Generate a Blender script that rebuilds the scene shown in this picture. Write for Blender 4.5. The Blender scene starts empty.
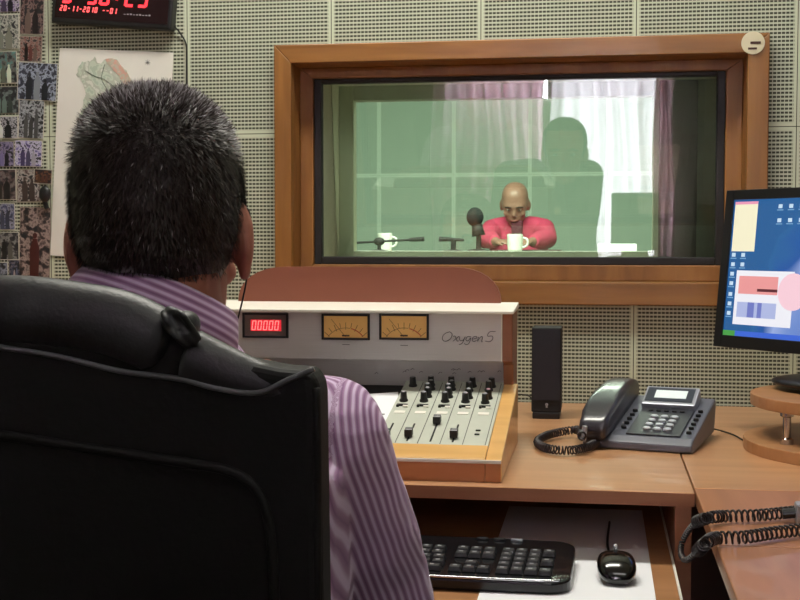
import bpy, bmesh, math, random
from mathutils import Vector, Matrix, noise
random.seed(7)
S = bpy.context.scene
COL = S.collection
PI = math.pi
# ------------------------------------------------------------------ camera
F = 1250.0
CAMD, CAMZ = 2.47, 1.06
PITCH = math.atan(60 / F)
YAW = math.atan(200 / F * math.cos(PITCH))
cd = bpy.data.cameras.new('camera')
cam = bpy.data.objects.new('camera', cd)
COL.objects.link(cam)
cam.location = (0, -CAMD, CAMZ)
cam.rotation_euler = (PI / 2 - PITCH, 0, YAW)
cd.sensor_width = 36
cd.lens = F / 800 * 36
cd.clip_start = 0.05
S.camera = cam
# ------------------------------------------------------------------ world, lights, exposure
S.view_settings.view_transform = 'Standard'
S.view_settings.look = 'None'
S.view_settings.gamma = 1
S.view_settings.use_curve_mapping = False
S.view_settings.exposure = 0.0
world = bpy.data.worlds.new('daylight')
S.world = world
world.use_nodes = True
world.node_tree.nodes['Background'].inputs[0].default_value = (0.86, 0.93, 1.0, 1)
world.node_tree.nodes['Background'].inputs[1].default_value = 35.0


def area(name, loc, sx, sy, power, col, rot=(0, 0, 0)):
    l = bpy.data.lights.new(name, 'AREA')
    l.shape = 'RECTANGLE'
    l.size, l.size_y = sx, sy
    l.energy = power
    l.color = col
    o = bpy.data.objects.new(name, l)
    COL.objects.link(o)
    o.location = loc
    o.rotation_euler = rot
    return o


area('studio_ceiling_light', (-0.35, -0.62, 2.53), 1.1, 0.26, 29, (1.0, 0.97, 0.86))
area('added_rear_fill', (0.45, -2.35, 2.53), 1.1, 0.3, 4, (1.0, 0.97, 0.88))  # added fill for upright faces, no lamp known there
area('booth_ceiling_light', (-0.6, 2.6, 2.9), 2.0, 2.2, 350, (0.93, 1.0, 0.86))

# ------------------------------------------------------------------ helpers
A_ = math.atan(200 / F * math.cos(PITCH))
_fw = (-math.sin(A_) * math.cos(PITCH), math.cos(A_) * math.cos(PITCH), -math.sin(PITCH))
_rt = (math.cos(A_), math.sin(A_), 0)
_up = (-math.sin(A_) * math.sin(PITCH), math.cos(A_) * math.sin(PITCH), math.cos(PITCH))


def at(px, py, x=None, y=None, z=None):
    """a point of the place measured from the photograph, on a plane of known x, y or z"""
    u = (px - 400) / F
    v = (300 - py) / F
    d = [_fw[i] + u * _rt[i] + v * _up[i] for i in range(3)]
    c = (0, -CAMD, CAMZ)
    if y is not None:
        t = (y - c[1]) / d[1]
    elif z is not None:
        t = (z - c[2]) / d[2]
    else:
        t = (x - c[0]) / d[0]
    return Vector([c[i] + t * d[i] for i in range(3)])


def srgb(r, g, b):
    f = lambda c: c / 255 / 12.92 if c / 255 <= 0.04045 else ((c / 255 + 0.055) / 1.055) ** 2.4
    return (f(r), f(g), f(b), 1)


def newmat(name):
    m = bpy.data.materials.new(name)
    m.use_nodes = True
    nt = m.node_tree
    return m, nt, nt.nodes['Principled BSDF']


def N(nt, typ, **kw):
    n = nt.nodes.new(typ)
    for k, v in kw.items():
        setattr(n, k, v)
    return n


def mat(name, col, rough=0.5, metal=0.0, spec=0.5, var=0.06, scale=30.0, bump=0.0, coat=0.0, stretch=None, emit=None, es=1.0):
    """procedural material: a base colour broken up by noise, with optional fine bump"""
    m, nt, b = newmat(name)
    b.inputs['Roughness'].default_value = rough
    b.inputs['Metallic'].default_value = metal
    b.inputs['Specular IOR Level'].default_value = spec
    b.inputs['Coat Weight'].default_value = coat
    tc = N(nt, 'ShaderNodeTexCoord')
    mp = N(nt, 'ShaderNodeMapping')
    if stretch:
        mp.inputs['Scale'].default_value = stretch
    nz = N(nt, 'ShaderNodeTexNoise')
    nz.inputs['Scale'].default_value = scale
    nz.inputs['Detail'].default_value = 5
    nt.links.new(tc.outputs['Object'], mp.inputs[0])
    nt.links.new(mp.outputs[0], nz.inputs['Vector'])
    rp = N(nt, 'ShaderNodeValToRGB')
    rp.color_ramp.elements[0].position = 0.3
    rp.color_ramp.elements[1].position = 0.7
    rp.color_ramp.elements[0].color = tuple(c * (1 - var) for c in col[:3]) + (1,)
    rp.color_ramp.elements[1].color = tuple(min(1, c * (1 + var)) for c in col[:3]) + (1,)
    nt.links.new(nz.outputs['Fac'], rp.inputs[0])
    nt.links.new(rp.outputs[0], b.inputs['Base Color'])
    if bump:
        bp = N(nt, 'ShaderNodeBump')
        bp.inputs['Strength'].default_value = bump
        bp.inputs['Distance'].default_value = 0.002
        nt.links.new(nz.outputs['Fac'], bp.inputs['Height'])
        nt.links.new(bp.outputs[0], b.inputs['Normal'])
    if emit:
        b.inputs['Emission Color'].default_value = emit
        b.inputs['Emission Strength'].default_value = es
    return m


def wood(name, c1, c2, rough=0.35, stretch=(3, 60, 60), scale=1.0, coat=0.1):
    m, nt, b = newmat(name)
    b.inputs['Roughness'].default_value = rough
    b.inputs['Coat Weight'].default_value = coat
    tc = N(nt, 'ShaderNodeTexCoord')
    mp = N(nt, 'ShaderNodeMapping')
    mp.inputs['Scale'].default_value = stretch
    nz = N(nt, 'ShaderNodeTexNoise')
    nz.inputs['Scale'].default_value = scale
    nz.inputs['Detail'].default_value = 6
    nz.inputs['Distortion'].default_value = 0.4
    rp = N(nt, 'ShaderNodeValToRGB')
    rp.color_ramp.elements[0].position = 0.3
    rp.color_ramp.elements[1].position = 0.7
    rp.color_ramp.elements[0].color = c1
    rp.color_ramp.elements[1].color = c2
    nt.links.new(tc.outputs['Object'], mp.inputs[0])
    nt.links.new(mp.outputs[0], nz.inputs['Vector'])
    nt.links.new(nz.outputs['Fac'], rp.inputs[0])
    nt.links.new(rp.outputs[0], b.inputs['Base Color'])
    return m


def emis(name, col, strength):
    m, nt, b = newmat(name)
    b.inputs['Base Color'].default_value = tuple(c * 0.1 for c in col[:3]) + (1,)
    b.inputs['Emission Color'].default_value = col
    b.inputs['Emission Strength'].default_value = strength
    b.inputs['Roughness'].default_value = 0.3
    return m


def math_node(nt, op, a, b=None, c=None):
    n = N(nt, 'ShaderNodeMath', operation=op)
    for i, v in enumerate((a, b, c)):
        if v is None:
            continue
        if isinstance(v, (int, float)):
            n.inputs[i].default_value = v
        else:
            nt.links.new(v, n.inputs[i])
    return n.outputs[0]


def smat_tile(name, px, x0, pz, z0, hole, colr, hole_c, ax='X', seam=0.006, seam_c=None, vseam=None, hx=0.30, hz=0.27):
    """perforated acoustic tiles: rows of dark holes, plain light rims and a thin joint at each tile edge"""
    m, nt, b = newmat(name)
    b.inputs['Roughness'].default_value = 0.75
    tc = N(nt, 'ShaderNodeTexCoord')
    sp = N(nt, 'ShaderNodeSeparateXYZ')
    nt.links.new(tc.outputs['Object'], sp.inputs[0])
    X = sp.outputs[ax]
    Z = sp.outputs['Z']

    def dist(v, p, o):
        q = math_node(nt, 'DIVIDE', math_node(nt, 'SUBTRACT', v, o), p)
        fr = math_node(nt, 'FRACT', math_node(nt, 'ADD', q, 0.5))
        return math_node(nt, 'MULTIPLY', math_node(nt, 'ABSOLUTE', math_node(nt, 'SUBTRACT', fr, 0.5)), p)
    dx = dist(X, px, x0)
    dz = dist(Z, pz, z0)
    near = math_node(nt, 'MINIMUM', dx, dz)
    hxd = dist(X, hole, x0 + hole / 2)
    hzd = dist(Z, hole, z0 + hole / 2)
    inx = math_node(nt, 'LESS_THAN', hxd, hole * hx)
    inz = math_node(nt, 'LESS_THAN', hzd, hole * hz)
    away = math_node(nt, 'GREATER_THAN', near, seam)
    h = math_node(nt, 'MULTIPLY', math_node(nt, 'MULTIPLY', inx, inz), away)
    joint = math_node(nt, 'LESS_THAN', near, 0.0008)
    nz = N(nt, 'ShaderNodeTexNoise')
    nz.inputs['Scale'].default_value = 4
    nt.links.new(tc.outputs['Object'], nz.inputs['Vector'])
    rp = N(nt, 'ShaderNodeValToRGB')
    rp.color_ramp.elements[0].color = tuple(c * 0.93 for c in colr[:3]) + (1,)
    rp.color_ramp.elements[1].color = tuple(c * 1.07 for c in colr[:3]) + (1,)
    nt.links.new(nz.outputs['Fac'], rp.inputs[0])
    rim = N(nt, 'ShaderNodeMix', data_type='RGBA')
    nt.links.new(math_node(nt, 'LESS_THAN', near, seam), rim.inputs['Factor'])
    nt.links.new(rp.outputs[0], rim.inputs['A'])
    rim.inputs['B'].default_value = seam_c or colr
    mx = N(nt, 'ShaderNodeMix', data_type='RGBA')
    nt.links.new(math_node(nt, 'MAXIMUM', h, joint), mx.inputs['Factor'])
    nt.links.new(rim.outputs['Result'], mx.inputs['A'])
    mx.inputs['B'].default_value = hole_c
    nt.links.new(mx.outputs['Result'], b.inputs['Base Color'])
    return m


def root_of(o):
    while o.parent:
        o = o.parent
    return o


def obj(name, bm, m, parent=None, bevel=0.0, smooth=False, segs=2, world=True, subsurf=0, flat_n=False):
    """link the bmesh as ONE mesh object; world=True: vertices are in world space and are moved into the thing's own frame"""
    me = bpy.data.meshes.new(name)
    if world and parent is not None:
        r = root_of(parent)
        bmesh.ops.translate(bm, verts=bm.verts, vec=-Vector(r.location))
    if not flat_n:
        bmesh.ops.recalc_face_normals(bm, faces=bm.faces)
    bm.to_mesh(me)
    bm.free()
    if smooth:
        for p in me.polygons:
            p.use_smooth = True
    o = bpy.data.objects.new(name, me)
    COL.objects.link(o)
    if m:
        me.materials.append(m)
    if parent is not None:
        o.parent = parent
    if bevel:
        md = o.modifiers.new('bevel', 'BEVEL')
        md.width = bevel
        md.segments = segs
        md.limit_method = 'ANGLE'
        md.angle_limit = 0.7
    if subsurf:
        md = o.modifiers.new('subsurf', 'SUBSURF')
        md.levels = md.render_levels = subsurf
    return o


def thing(name, label, cat, loc=(0, 0, 0), rot=(0, 0, 0), group=None):
    o = bpy.data.objects.new(name, None)
    o.empty_display_size = 0.05
    COL.objects.link(o)
    o.location = loc
    o.rotation_euler = rot
    return tag(o, label, cat, group)


def tag(o, label, cat, group=None):
    o['label'] = label
    o['category'] = cat
    if group:
        o['group'] = group
    return o


def struct(o):
    o['kind'] = 'structure'
    return o


def BM():
    return bmesh.new()


def box(bm, x0, x1, y0, y1, z0, z1, M=None):
    vs = [bm.verts.new((x, y, z)) for x in (x0, x1) for y in (y0, y1) for z in (z0, z1)]
    if M:
        for v in vs:
            v.co = M @ v.co
    for f in ((0, 1, 3, 2), (4, 6, 7, 5), (0, 4, 5, 1), (2, 3, 7, 6), (0, 2, 6, 4), (1, 5, 7, 3)):
        bm.faces.new([vs[i] for i in f])
    return vs


def prism(bm, pts, lo, hi, axis='y', M=None):
    """extrude a closed polygon; axis y: pts (x,z); axis x: pts (y,z); axis z: pts (x,y)"""
    def mk(p, t):
        c = {'y': (p[0], t, p[1]), 'x': (t, p[0], p[1]), 'z': (p[0], p[1], t)}[axis]
        v = Vector(c)
        return bm.verts.new(M @ v if M else v)
    a = [mk(p, lo) for p in pts]
    b = [mk(p, hi) for p in pts]
    n = len(pts)
    bm.faces.new(a)
    bm.faces.new(list(reversed(b)))
    for i in range(n):
        bm.faces.new((a[i], a[(i + 1) % n], b[(i + 1) % n], b[i]))


def lathe(bm, prof, c=(0, 0, 0), n=24, M=None, sx=1.0, sy=1.0):
    """revolve (r,z) profile about z through c"""
    rings = []
    for r, z in prof:
        ring = []
        for i in range(n):
            a = 2 * PI * i / n
            v = Vector((r * math.cos(a) * sx, r * math.sin(a) * sy, z))
            v = (M @ v) if M else v
            ring.append(bm.verts.new(v + Vector(c)))
        rings.append(ring)
    for a, b in zip(rings, rings[1:]):
        for i in range(n):
            bm.faces.new((a[i], a[(i + 1) % n], b[(i + 1) % n], b[i]))
    bm.faces.new(rings[0])
    bm.faces.new(list(reversed(rings[-1])))


def spline(pts, n=12):
    """Catmull-Rom through points"""
    P = [Vector(p) for p in pts]
    P = [P[0] * 2 - P[1]] + P + [P[-1] * 2 - P[-2]]
    out = []
    for i in range(1, len(P) - 2):
        for k in range(n):
            t = k / n
            a, b, c, d = P[i - 1], P[i], P[i + 1], P[i + 2]
            out.append(0.5 * ((2 * b) + (c - a) * t + (2 * a - 5 * b + 4 * c - d) * t * t + (3 * b - a - 3 * c + d) * t ** 3))
    out.append(P[-2])
    return out


def loft(bm, pts, rad, n=16, up=(0, 0, 1), caps=True, power=2.0):
    """tube through pts; rad: per point r or (r_side, r_up)"""
    pts = [Vector(p) for p in pts]
    rings = []
    side0 = None
    for i, p in enumerate(pts):
        t = (pts[min(i + 1, len(pts) - 1)] - pts[max(i - 1, 0)]).normalized()
        u = Vector(up)
        if side0 is None:
            s = t.cross(u)
            if s.length < 1e-4:
                s = t.cross(Vector((1, 0, 0)))
        else:
            s = side0 - t * side0.dot(t)
        s.normalize()
        side0 = s
        w = s.cross(t).normalized()
        r = rad[i] if isinstance(rad, (list, tuple)) else rad
        ra, rb = r if isinstance(r, (list, tuple)) else (r, r)
        ring = []
        for k in range(n):
            a = 2 * PI * k / n
            ca, sa = math.cos(a), math.sin(a)
            e = 2 / power
            ca = math.copysign(abs(ca) ** e, ca)
            sa = math.copysign(abs(sa) ** e, sa)
            ring.append(bm.verts.new(p + s * ra * ca + w * rb * sa))
        rings.append(ring)
    for a, b in zip(rings, rings[1:]):
        for i in range(n):
            bm.faces.new((a[i], a[(i + 1) % n], b[(i + 1) % n], b[i]))
    if caps:
        bm.faces.new(rings[0])
        bm.faces.new(list(reversed(rings[-1])))
    return rings


def ellipsoid(bm, c, r, M=None, seg=20, rings=12, power=2.0):
    c = Vector(c)
    R = []
    for j in range(1, rings):
        th = PI * j / rings
        ring = []
        for i in range(seg):
            ph = 2 * PI * i / seg
            d = Vector((math.sin(th) * math.cos(ph), math.sin(th) * math.sin(ph), math.cos(th)))
            k = (abs(d.x) ** power + abs(d.y) ** power + abs(d.z) ** power) ** (-1 / power)
            v = Vector((d.x * r[0], d.y * r[1], d.z * r[2])) * k + c
            ring.append(bm.verts.new(M @ v if M else v))
        R.append(ring)
    t = bm.verts.new(M @ (c + Vector((0, 0, r[2]))) if M else c + Vector((0, 0, r[2])))
    b = bm.verts.new(M @ (c - Vector((0, 0, r[2]))) if M else c - Vector((0, 0, r[2])))
    for i in range(seg):
        bm.faces.new((t, R[0][i], R[0][(i + 1) % seg]))
        bm.faces.new((b, R[-1][(i + 1) % seg], R[-1][i]))
    for a, q in zip(R, R[1:]):
        for i in range(seg):
            bm.faces.new((a[i], q[i], q[(i + 1) % seg], a[(i + 1) % seg]))


def helix(path, r, pitch, steps=9):
    """points of a coil wound about a path"""
    L = [0]
    for a, b in zip(path, path[1:]):
        L.append(L[-1] + (b - a).length)
    out = []
    n = int(L[-1] / pitch * steps)
    j = 0
    ref = Vector((0, 0, 1))
    for i in range(n + 1):
        s = L[-1] * i / n
        while j < len(L) - 2 and L[j + 1] < s:
            j += 1
        f = (s - L[j]) / max(1e-9, L[j + 1] - L[j])
        p = path[j].lerp(path[j + 1], f)
        t = (path[min(j + 1, len(path) - 1)] - path[j]).normalized()
        u = ref - t * ref.dot(t)
        if u.length < 1e-3:
            u = Vector((1, 0, 0))
        u.normalize()
        ref = u
        w = t.cross(u)
        rr = r(s / L[-1]) if callable(r) else r
        a = 2 * PI * i / steps
        out.append(p + (u * math.cos(a) + w * math.sin(a)) * rr)
    return out


def remesh(bm, voxel, smooth_it=2):
    """fuse overlapping volumes into one continuous skin"""
    me = bpy.data.meshes.new('tmp')
    bmesh.ops.recalc_face_normals(bm, faces=bm.faces)
    bm.to_mesh(me)
    bm.free()
    o = bpy.data.objects.new('tmp', me)
    COL.objects.link(o)
    md = o.modifiers.new('r', 'REMESH')
    md.mode = 'VOXEL'
    md.voxel_size = voxel
    if smooth_it:
        sm = o.modifiers.new('s', 'SMOOTH')
        sm.iterations = smooth_it
        sm.factor = 0.5
    dg = bpy.context.evaluated_depsgraph_get()
    dg.update()
    ev = o.evaluated_get(dg)
    out = BM()
    out.from_mesh(ev.to_mesh())
    ev.to_mesh_clear()
    bpy.data.objects.remove(o)
    bpy.data.meshes.remove(me)
    return out


def copy_part(o, parent, loc=None):
    c = o.copy()
    COL.objects.link(c)
    c.parent = parent
    if loc is not None:
        c.location = loc
    return c


def strokes(bm, lines, r, M, n=5):
    """thin round pen strokes given in a sign's own plane"""
    for ln in lines:
        pts = [M @ Vector((p[0], 0, p[1])) for p in ln]
        loft(bm, pts, r, n=n, up=M.to_3x3() @ Vector((0, 1, 0)))


def frame_ring(bm, o, i, y0, y1):
    """rectangular ring; o, i = (x0,x1,z0,z1) outer and inner"""
    box(bm, o[0], i[0], y0, y1, o[2], o[3])
    box(bm, i[1], o[1], y0, y1, o[2], o[3])
    box(bm, i[0], i[1], y0, y1, o[2], i[2])
    box(bm, i[0], i[1], y0, y1, i[3], o[3])


# ------------------------------------------------------------------ materials
M_TILE = smat_tile('perforated_tile', 0.30, 0.066, 0.60, 1.275, 0.0075, srgb(184, 189, 168), srgb(58, 60, 48), seam_c=srgb(192, 199, 176), seam=0.0060, hx=.40, hz=.27)
M_SIDE = smat_tile('perforated_tile_side', 0.30, 0.0, 0.60, 1.275, 0.0075, srgb(184, 189, 168), srgb(58, 60, 48), ax='Y', seam=0.0060, hx=.40, hz=.27)
M_BOOTH = smat_tile('booth_tile', 0.518, -1.508, 0.62, 1.504, 0.018, srgb(160, 178, 164), srgb(148, 167, 153), seam_c=srgb(188, 204, 190), seam=0.013, hx=0.36, hz=0.36)
M_BSIDE = mat('booth_side_panel', srgb(140, 150, 128), 0.8, var=0.1, scale=2)
M_FLOOR = mat('carpet', srgb(70, 52, 48), 0.95, var=0.3, scale=300, bump=0.5)
M_CEIL = mat('ceiling_plaster', srgb(206, 206, 196), 0.9, var=0.03, scale=60)
M_OAK = wood('window_oak', srgb(120, 78, 33), srgb(150, 102, 47), 0.4, (40, 40, 4))
M_OAKH = wood('window_oak_level', srgb(120, 78, 33), srgb(150, 102, 47), 0.4, (4, 40, 40))
M_OAKD = wood('window_oak_inner', srgb(124, 80, 36), srgb(152, 104, 50), 0.5, (30, 30, 5), coat=0)
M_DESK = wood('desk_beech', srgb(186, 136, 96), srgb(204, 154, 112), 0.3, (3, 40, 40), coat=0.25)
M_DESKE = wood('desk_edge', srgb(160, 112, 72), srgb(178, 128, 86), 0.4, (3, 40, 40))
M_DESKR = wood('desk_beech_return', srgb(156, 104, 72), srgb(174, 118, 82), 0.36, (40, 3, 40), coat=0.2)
M_BAND = wood('desk_edge_band', srgb(146, 92, 60), srgb(164, 108, 74), 0.45, (3, 40, 40))
M_DARKW = wood('under_desk', srgb(92, 56, 42), srgb(110, 68, 50), 0.5, (5, 20, 20))
M_CONW = wood('console_maple', srgb(214, 164, 96), srgb(230, 182, 112), 0.3, (4, 40, 40), coat=0.3)
M_CONB = wood('console_walnut', srgb(134, 84, 58), srgb(150, 98, 68), 0.4, (4, 40, 40))
M_CONF = wood('console_cherry', srgb(176, 112, 70), srgb(192, 126, 80), 0.35, (4, 40, 40))
M_ARCH = mat('console_back_board', srgb(138, 78, 58), 0.55, var=0.05, scale=8)
M_METAL = mat('console_brushed_metal', srgb(206, 202, 202), 0.5, metal=0.0, var=0.05, scale=6, stretch=(2, 200, 200))
M_PANEL = mat('fader_panel', srgb(192, 196, 184), 0.5, var=0.03, scale=30)
M_CAP = mat('pale_edge', srgb(242, 238, 228), 0.35, var=0.02)
M_BLACK = mat('black_plastic', srgb(24, 24, 26), 0.38, var=0.1, scale=100)
M_BLACKM = mat('matt_black', srgb(13, 12, 14), 0.7, var=0.1, scale=100)
M_GASK = mat('rubber_gasket', srgb(26, 22, 22), 0.6, var=0.1)
M_KEY = mat('key_plastic', srgb(38, 38, 42), 0.45, var=0.08, scale=100)
M_KEYL = mat('key_legend', srgb(150, 150, 154), 0.6)
M_GREYP = mat('phone_grey', srgb(92, 95, 106), 0.42, var=0.05, scale=40)
M_GREYD = mat('phone_face', srgb(58, 60, 68), 0.45, var=0.05, scale=40)
M_SILV = mat('silver_plastic', srgb(168, 172, 182), 0.3, metal=0.4, var=0.04)
M_CORD = mat('cord_black', srgb(34, 26, 30), 0.4, var=0.05)
M_WIRE = mat('wire_black', srgb(18, 18, 18), 0.5)
M_PAPER = mat('paper', srgb(240, 241, 246), 0.8, var=0.02, scale=10)
M_LEATH = mat('black_leather', srgb(38, 39, 43), 0.46, spec=0.6, var=0.15, scale=220, bump=0.25)  # lighter than the back's leather, sheen of the top roll put into the colour
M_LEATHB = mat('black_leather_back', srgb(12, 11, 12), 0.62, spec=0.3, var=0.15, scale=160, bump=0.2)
M_PIPE = mat('piping_highlight', srgb(92, 94, 98), 0.35, var=0.1)  # piping lightened to paint the highlight along the seam
M_SKIN = mat('skin', srgb(160, 100, 82), 0.5, var=0.08, scale=14, bump=0.05)
M_SKIND = mat('skin_tan', srgb(150, 112, 96), 0.4, var=0.1, scale=14)
M_CHROME = mat('chrome', srgb(200, 200, 205), 0.15, metal=1.0)
M_WHITE = mat('white_ceramic', srgb(226, 230, 222), 0.3)
M_RED = emis('red_led', (1.0, 0.03, 0.04, 1), 3.0)
M_REDH = emis('red_led_glow', (1.0, 0.10, 0.10, 1), 2.4)

# ------------------------------------------------------------------ structure
FO = (-0.646, 0.312, 0.934, 1.449)          # outer rectangle of the window casing
FI = (-0.611, 0.272, 0.978, 1.412)
LO = (-0.617, 0.278, 0.972, 1.418)          # opening inside the casing
SI = (-0.583, 0.240, 1.010, 1.390)          # inside of the inner stop
GI = (-0.568, 0.224, 1.026, 1.381)          # glass visible
bm = BM()
X0, X1, Z1, YB = -1.7, 1.5, 2.6, -4.15
box(bm, X0, LO[0], 0, 0.1, -0.1, Z1)
box(bm, LO[1], X1, 0, 0.1, -0.1, Z1)
box(bm, LO[0], LO[1], 0, 0.1, -0.1, LO[2])
box(bm, LO[0], LO[1], 0, 0.1, LO[3], Z1)
struct(obj('wall_front', bm, M_TILE))
bm = BM(); box(bm, X0 - 0.1, X0, YB, 0.1, -0.1, Z1); struct(obj('wall_left', bm, M_SIDE))
bm = BM(); box(bm, X1, X1 + 0.1, YB, 0.1, -0.1, Z1); struct(obj('wall_right', bm, M_SIDE))
bm = BM(); box(bm, X0, X1, YB, 0.0, -0.1, 0); struct(obj('floor', bm, M_FLOOR))
bm = BM(); box(bm, X0 - 0.1, X1 + 0.1, YB - 0.1, 0.1, Z1, Z1 + 0.1); struct(obj('ceiling', bm, M_CEIL))
# rear wall with the daylight window
RW = (-0.80, 0.34, 0.82, 2.10)
bm = BM()
box(bm, X0, RW[0], YB - 0.1, YB, -0.1, Z1)
box(bm, RW[1], X1, YB - 0.1, YB, -0.1, Z1)
box(bm, RW[0], RW[1], YB - 0.1, YB, -0.1, RW[2])
box(bm, RW[0], -0.27, YB - 0.1, YB, RW[2], 1.80)  # added wall piece, keeps daylight off the lower pink curtain
box(bm, RW[0], RW[1], YB - 0.1, YB, RW[3], Z1)
struct(obj('wall_back', bm, mat('rear_wall_paint', srgb(120, 124, 108), 0.8)))
w2 = bpy.data.objects.new('window_2', None); COL.objects.link(w2); w2.location = (-0.23, YB, 0.82); w2['kind'] = 'structure'
bm = BM()
frame_ring(bm, (-.27, RW[1], RW[2], RW[3]), (-.235, RW[1] - .035, RW[2] + .04, RW[3] - .04), YB - .08, YB - .03)
frame_ring(bm, (RW[0], -.27, 1.80, RW[3]), (RW[0] + .035, -.285, 1.82, RW[3] - .04), YB - .08, YB - .03)
obj('window_frame', bm, mat('white_window_paint', srgb(220, 220, 215), 0.4), w2, bevel=.003)


def glass_mat(name, tint, refl):
    m = bpy.data.materials.new(name)
    m.use_nodes = True
    nt = m.node_tree
    nt.nodes.clear()
    out = N(nt, 'ShaderNodeOutputMaterial')
    tr = N(nt, 'ShaderNodeBsdfTransparent')
    tr.inputs[0].default_value = tint
    gl = N(nt, 'ShaderNodeBsdfGlossy')
    gl.inputs['Roughness'].default_value = 0.012
    lw = N(nt, 'ShaderNodeFresnel')
    lw.inputs[0].default_value = refl
    mx = N(nt, 'ShaderNodeMixShader')
    nt.links.new(lw.outputs[0], mx.inputs[0])
    nt.links.new(tr.outputs[0], mx.inputs[1])
    nt.links.new(gl.outputs[0], mx.inputs[2])
    nt.links.new(mx.outputs[0], out.inputs[0])
    return m


M_GLASS = glass_mat('studio_glass', (0.95, 0.985, 0.955, 1), 1.9)


def curtain_mat(name, col, tr):
    m = bpy.data.materials.new(name)
    m.use_nodes = True
    nt = m.node_tree
    nt.nodes.clear()
    out = N(nt, 'ShaderNodeOutputMaterial')
    df = N(nt, 'ShaderNodeBsdfDiffuse')
    df.inputs[0].default_value = col
    tl = N(nt, 'ShaderNodeBsdfTranslucent')
    nz = N(nt, 'ShaderNodeTexNoise')
    nz.inputs['Scale'].default_value = 40
    rp = N(nt, 'ShaderNodeValToRGB')
    rp.color_ramp.elements[0].color = tuple(c * .85 for c in col[:3]) + (1,)
    rp.color_ramp.elements[1].color = col
    nt.links.new(nz.outputs['Fac'], rp.inputs[0])
    nt.links.new(rp.outputs[0], tl.inputs[0])
    mx = N(nt, 'ShaderNodeMixShader')
    mx.inputs[0].default_value = tr
    nt.links.new(df.outputs[0], mx.inputs[1])
    nt.links.new(tl.outputs[0], mx.inputs[2])
    nt.links.new(mx.outputs[0], out.inputs[0])
    return m


def curtain(name, x0, x1, z0, z1, y, waves, amp, m):
    bm = BM()
    nx, nz_ = waves * 10, 16
    g = []
    for i in range(nx + 1):
        col = []
        for j in range(nz_ + 1):
            t = j / nz_
            u = i / nx
            x = x0 + (x1 - x0) * u + 0.01 * math.sin(9 * t + 5 * u)
            yy = y + amp * math.sin(2 * PI * waves * u + 0.8 * math.sin(3 * t + u * 7)) * (0.6 + 0.4 * (1 - t)) + 0.3 * amp * math.sin(31 * u)
            col.append(bm.verts.new((x, yy, z0 + (z1 - z0) * t)))
        g.append(col)
    for i in range(nx):
        for j in range(nz_):
            bm.faces.new((g[i][j], g[i + 1][j], g[i + 1][j + 1], g[i][j + 1]))
    o = obj(name, bm, m, smooth=True)
    return o


c1 = curtain('sheer_curtain', -0.26, 0.30, 0.72, 2.16, YB + 0.10, 7, 0.026, curtain_mat('white_sheer', (0.94, 0.84, 0.88, 1), 0.75))
tag(c1, 'white sheer curtain glowing with daylight, seen reflected in the booth glass', 'curtain')
c2 = curtain('pink_curtain', -0.88, -0.29, 0.72, 2.16, YB + 0.17, 8, 0.034, curtain_mat('pink_curtain_cloth', (0.86, 0.58, 0.68, 1), 0.60))
tag(c2, 'folded pink curtain drawn beside the bright sheer one, reflected in the glass', 'curtain')
c3 = curtain('pink_curtain', 0.27, 0.37, 0.72, 2.16, YB + 0.165, 3, 0.02, curtain_mat('pink_curtain_cloth_thick', (0.62, 0.42, 0.46, 1), 0.30))
tag(c3, 'narrow gathered pink curtain edge at the right of the reflected window', 'curtain')
bm = BM(); loft(bm, [(-0.95, YB + .11, 2.17), (0.56, YB + .11, 2.17)], 0.012)
tag(obj('curtain_rod', bm, M_CHROME), 'metal rod that the window curtains hang from', 'curtain rod')

# studio window between control room and booth
w1 = bpy.data.objects.new('window_1', None); COL.objects.link(w1); w1.location = ((FO[0] + FO[1]) / 2, 0, FO[2]); w1['kind'] = 'structure'


def mitred(o, i, y0, y1, mh, mv, name, bev=0.002, parent=w1):
    top = BM(); prism(top, [(o[0], o[3]), (o[1], o[3]), (i[1], i[3]), (i[0], i[3])], y0, y1)
    obj(name, top, mh, parent, bevel=bev)
    b = BM(); prism(b, [(o[0], o[2]), (o[1], o[2]), (i[1], i[2]), (i[0], i[2])], y0, y1)
    obj(name, b, mh, parent, bevel=bev)
    l = BM(); prism(l, [(o[0], o[2]), (o[0], o[3]), (i[0], i[3]), (i[0], i[2])], y0, y1)
    obj(name, l, mv, parent, bevel=bev)
    r = BM(); prism(r, [(o[1], o[2]), (o[1], o[3]), (i[1], i[3]), (i[1], i[2])], y0, y1)
    obj(name, r, mv, parent, bevel=bev)


mitred(FO, FI, -0.025, 0.0, M_OAKH, M_OAK, 'window_casing')
mitred(LO, FI, 0.0, 0.1, M_OAKD, M_OAKD, 'casing_lining', 0)
mitred(FI, SI, 0.048, 0.085, M_OAKD, M_OAKD, 'inner_stop', 0.002)
bm = BM(); frame_ring(bm, SI, GI, 0.056, 0.080); obj('gasket', bm, M_GASK, w1, bevel=.002)
bm = BM(); box(bm, SI[0], SI[1], 0.065, 0.071, SI[2], SI[3]); obj('glass_pane', bm, M_GLASS, w1)
BI = (-0.546, 0.262, 1.030, 1.378)          # far opening, seen through the wall
m_rev = mat('booth_reveal_lining', srgb(236, 226, 204), 0.8, var=0.08, scale=5)
bm = BM()
RV = (-0.60, 0.262 + .04, 1.010, 1.415)
box(bm, RV[0] - .02, RV[0], 0.1, 0.40, RV[2] - .02, RV[3] + .02)
box(bm, RV[1], RV[1] + .02, 0.1, 0.40, RV[2] - .02, RV[3] + .02)
box(bm, RV[0], RV[1], 0.1, 0.40, RV[2] - .02, RV[2])
box(bm, RV[0], RV[1], 0.1, 0.40, RV[3], RV[3] + .02)
obj('reveal_lining', bm, m_rev, w1)
BI = (at(355, 150, y=.40).x, at(653, 150, y=.40).x, at(500, 251, y=.40).z, at(500, 99, y=.40).z)
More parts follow.
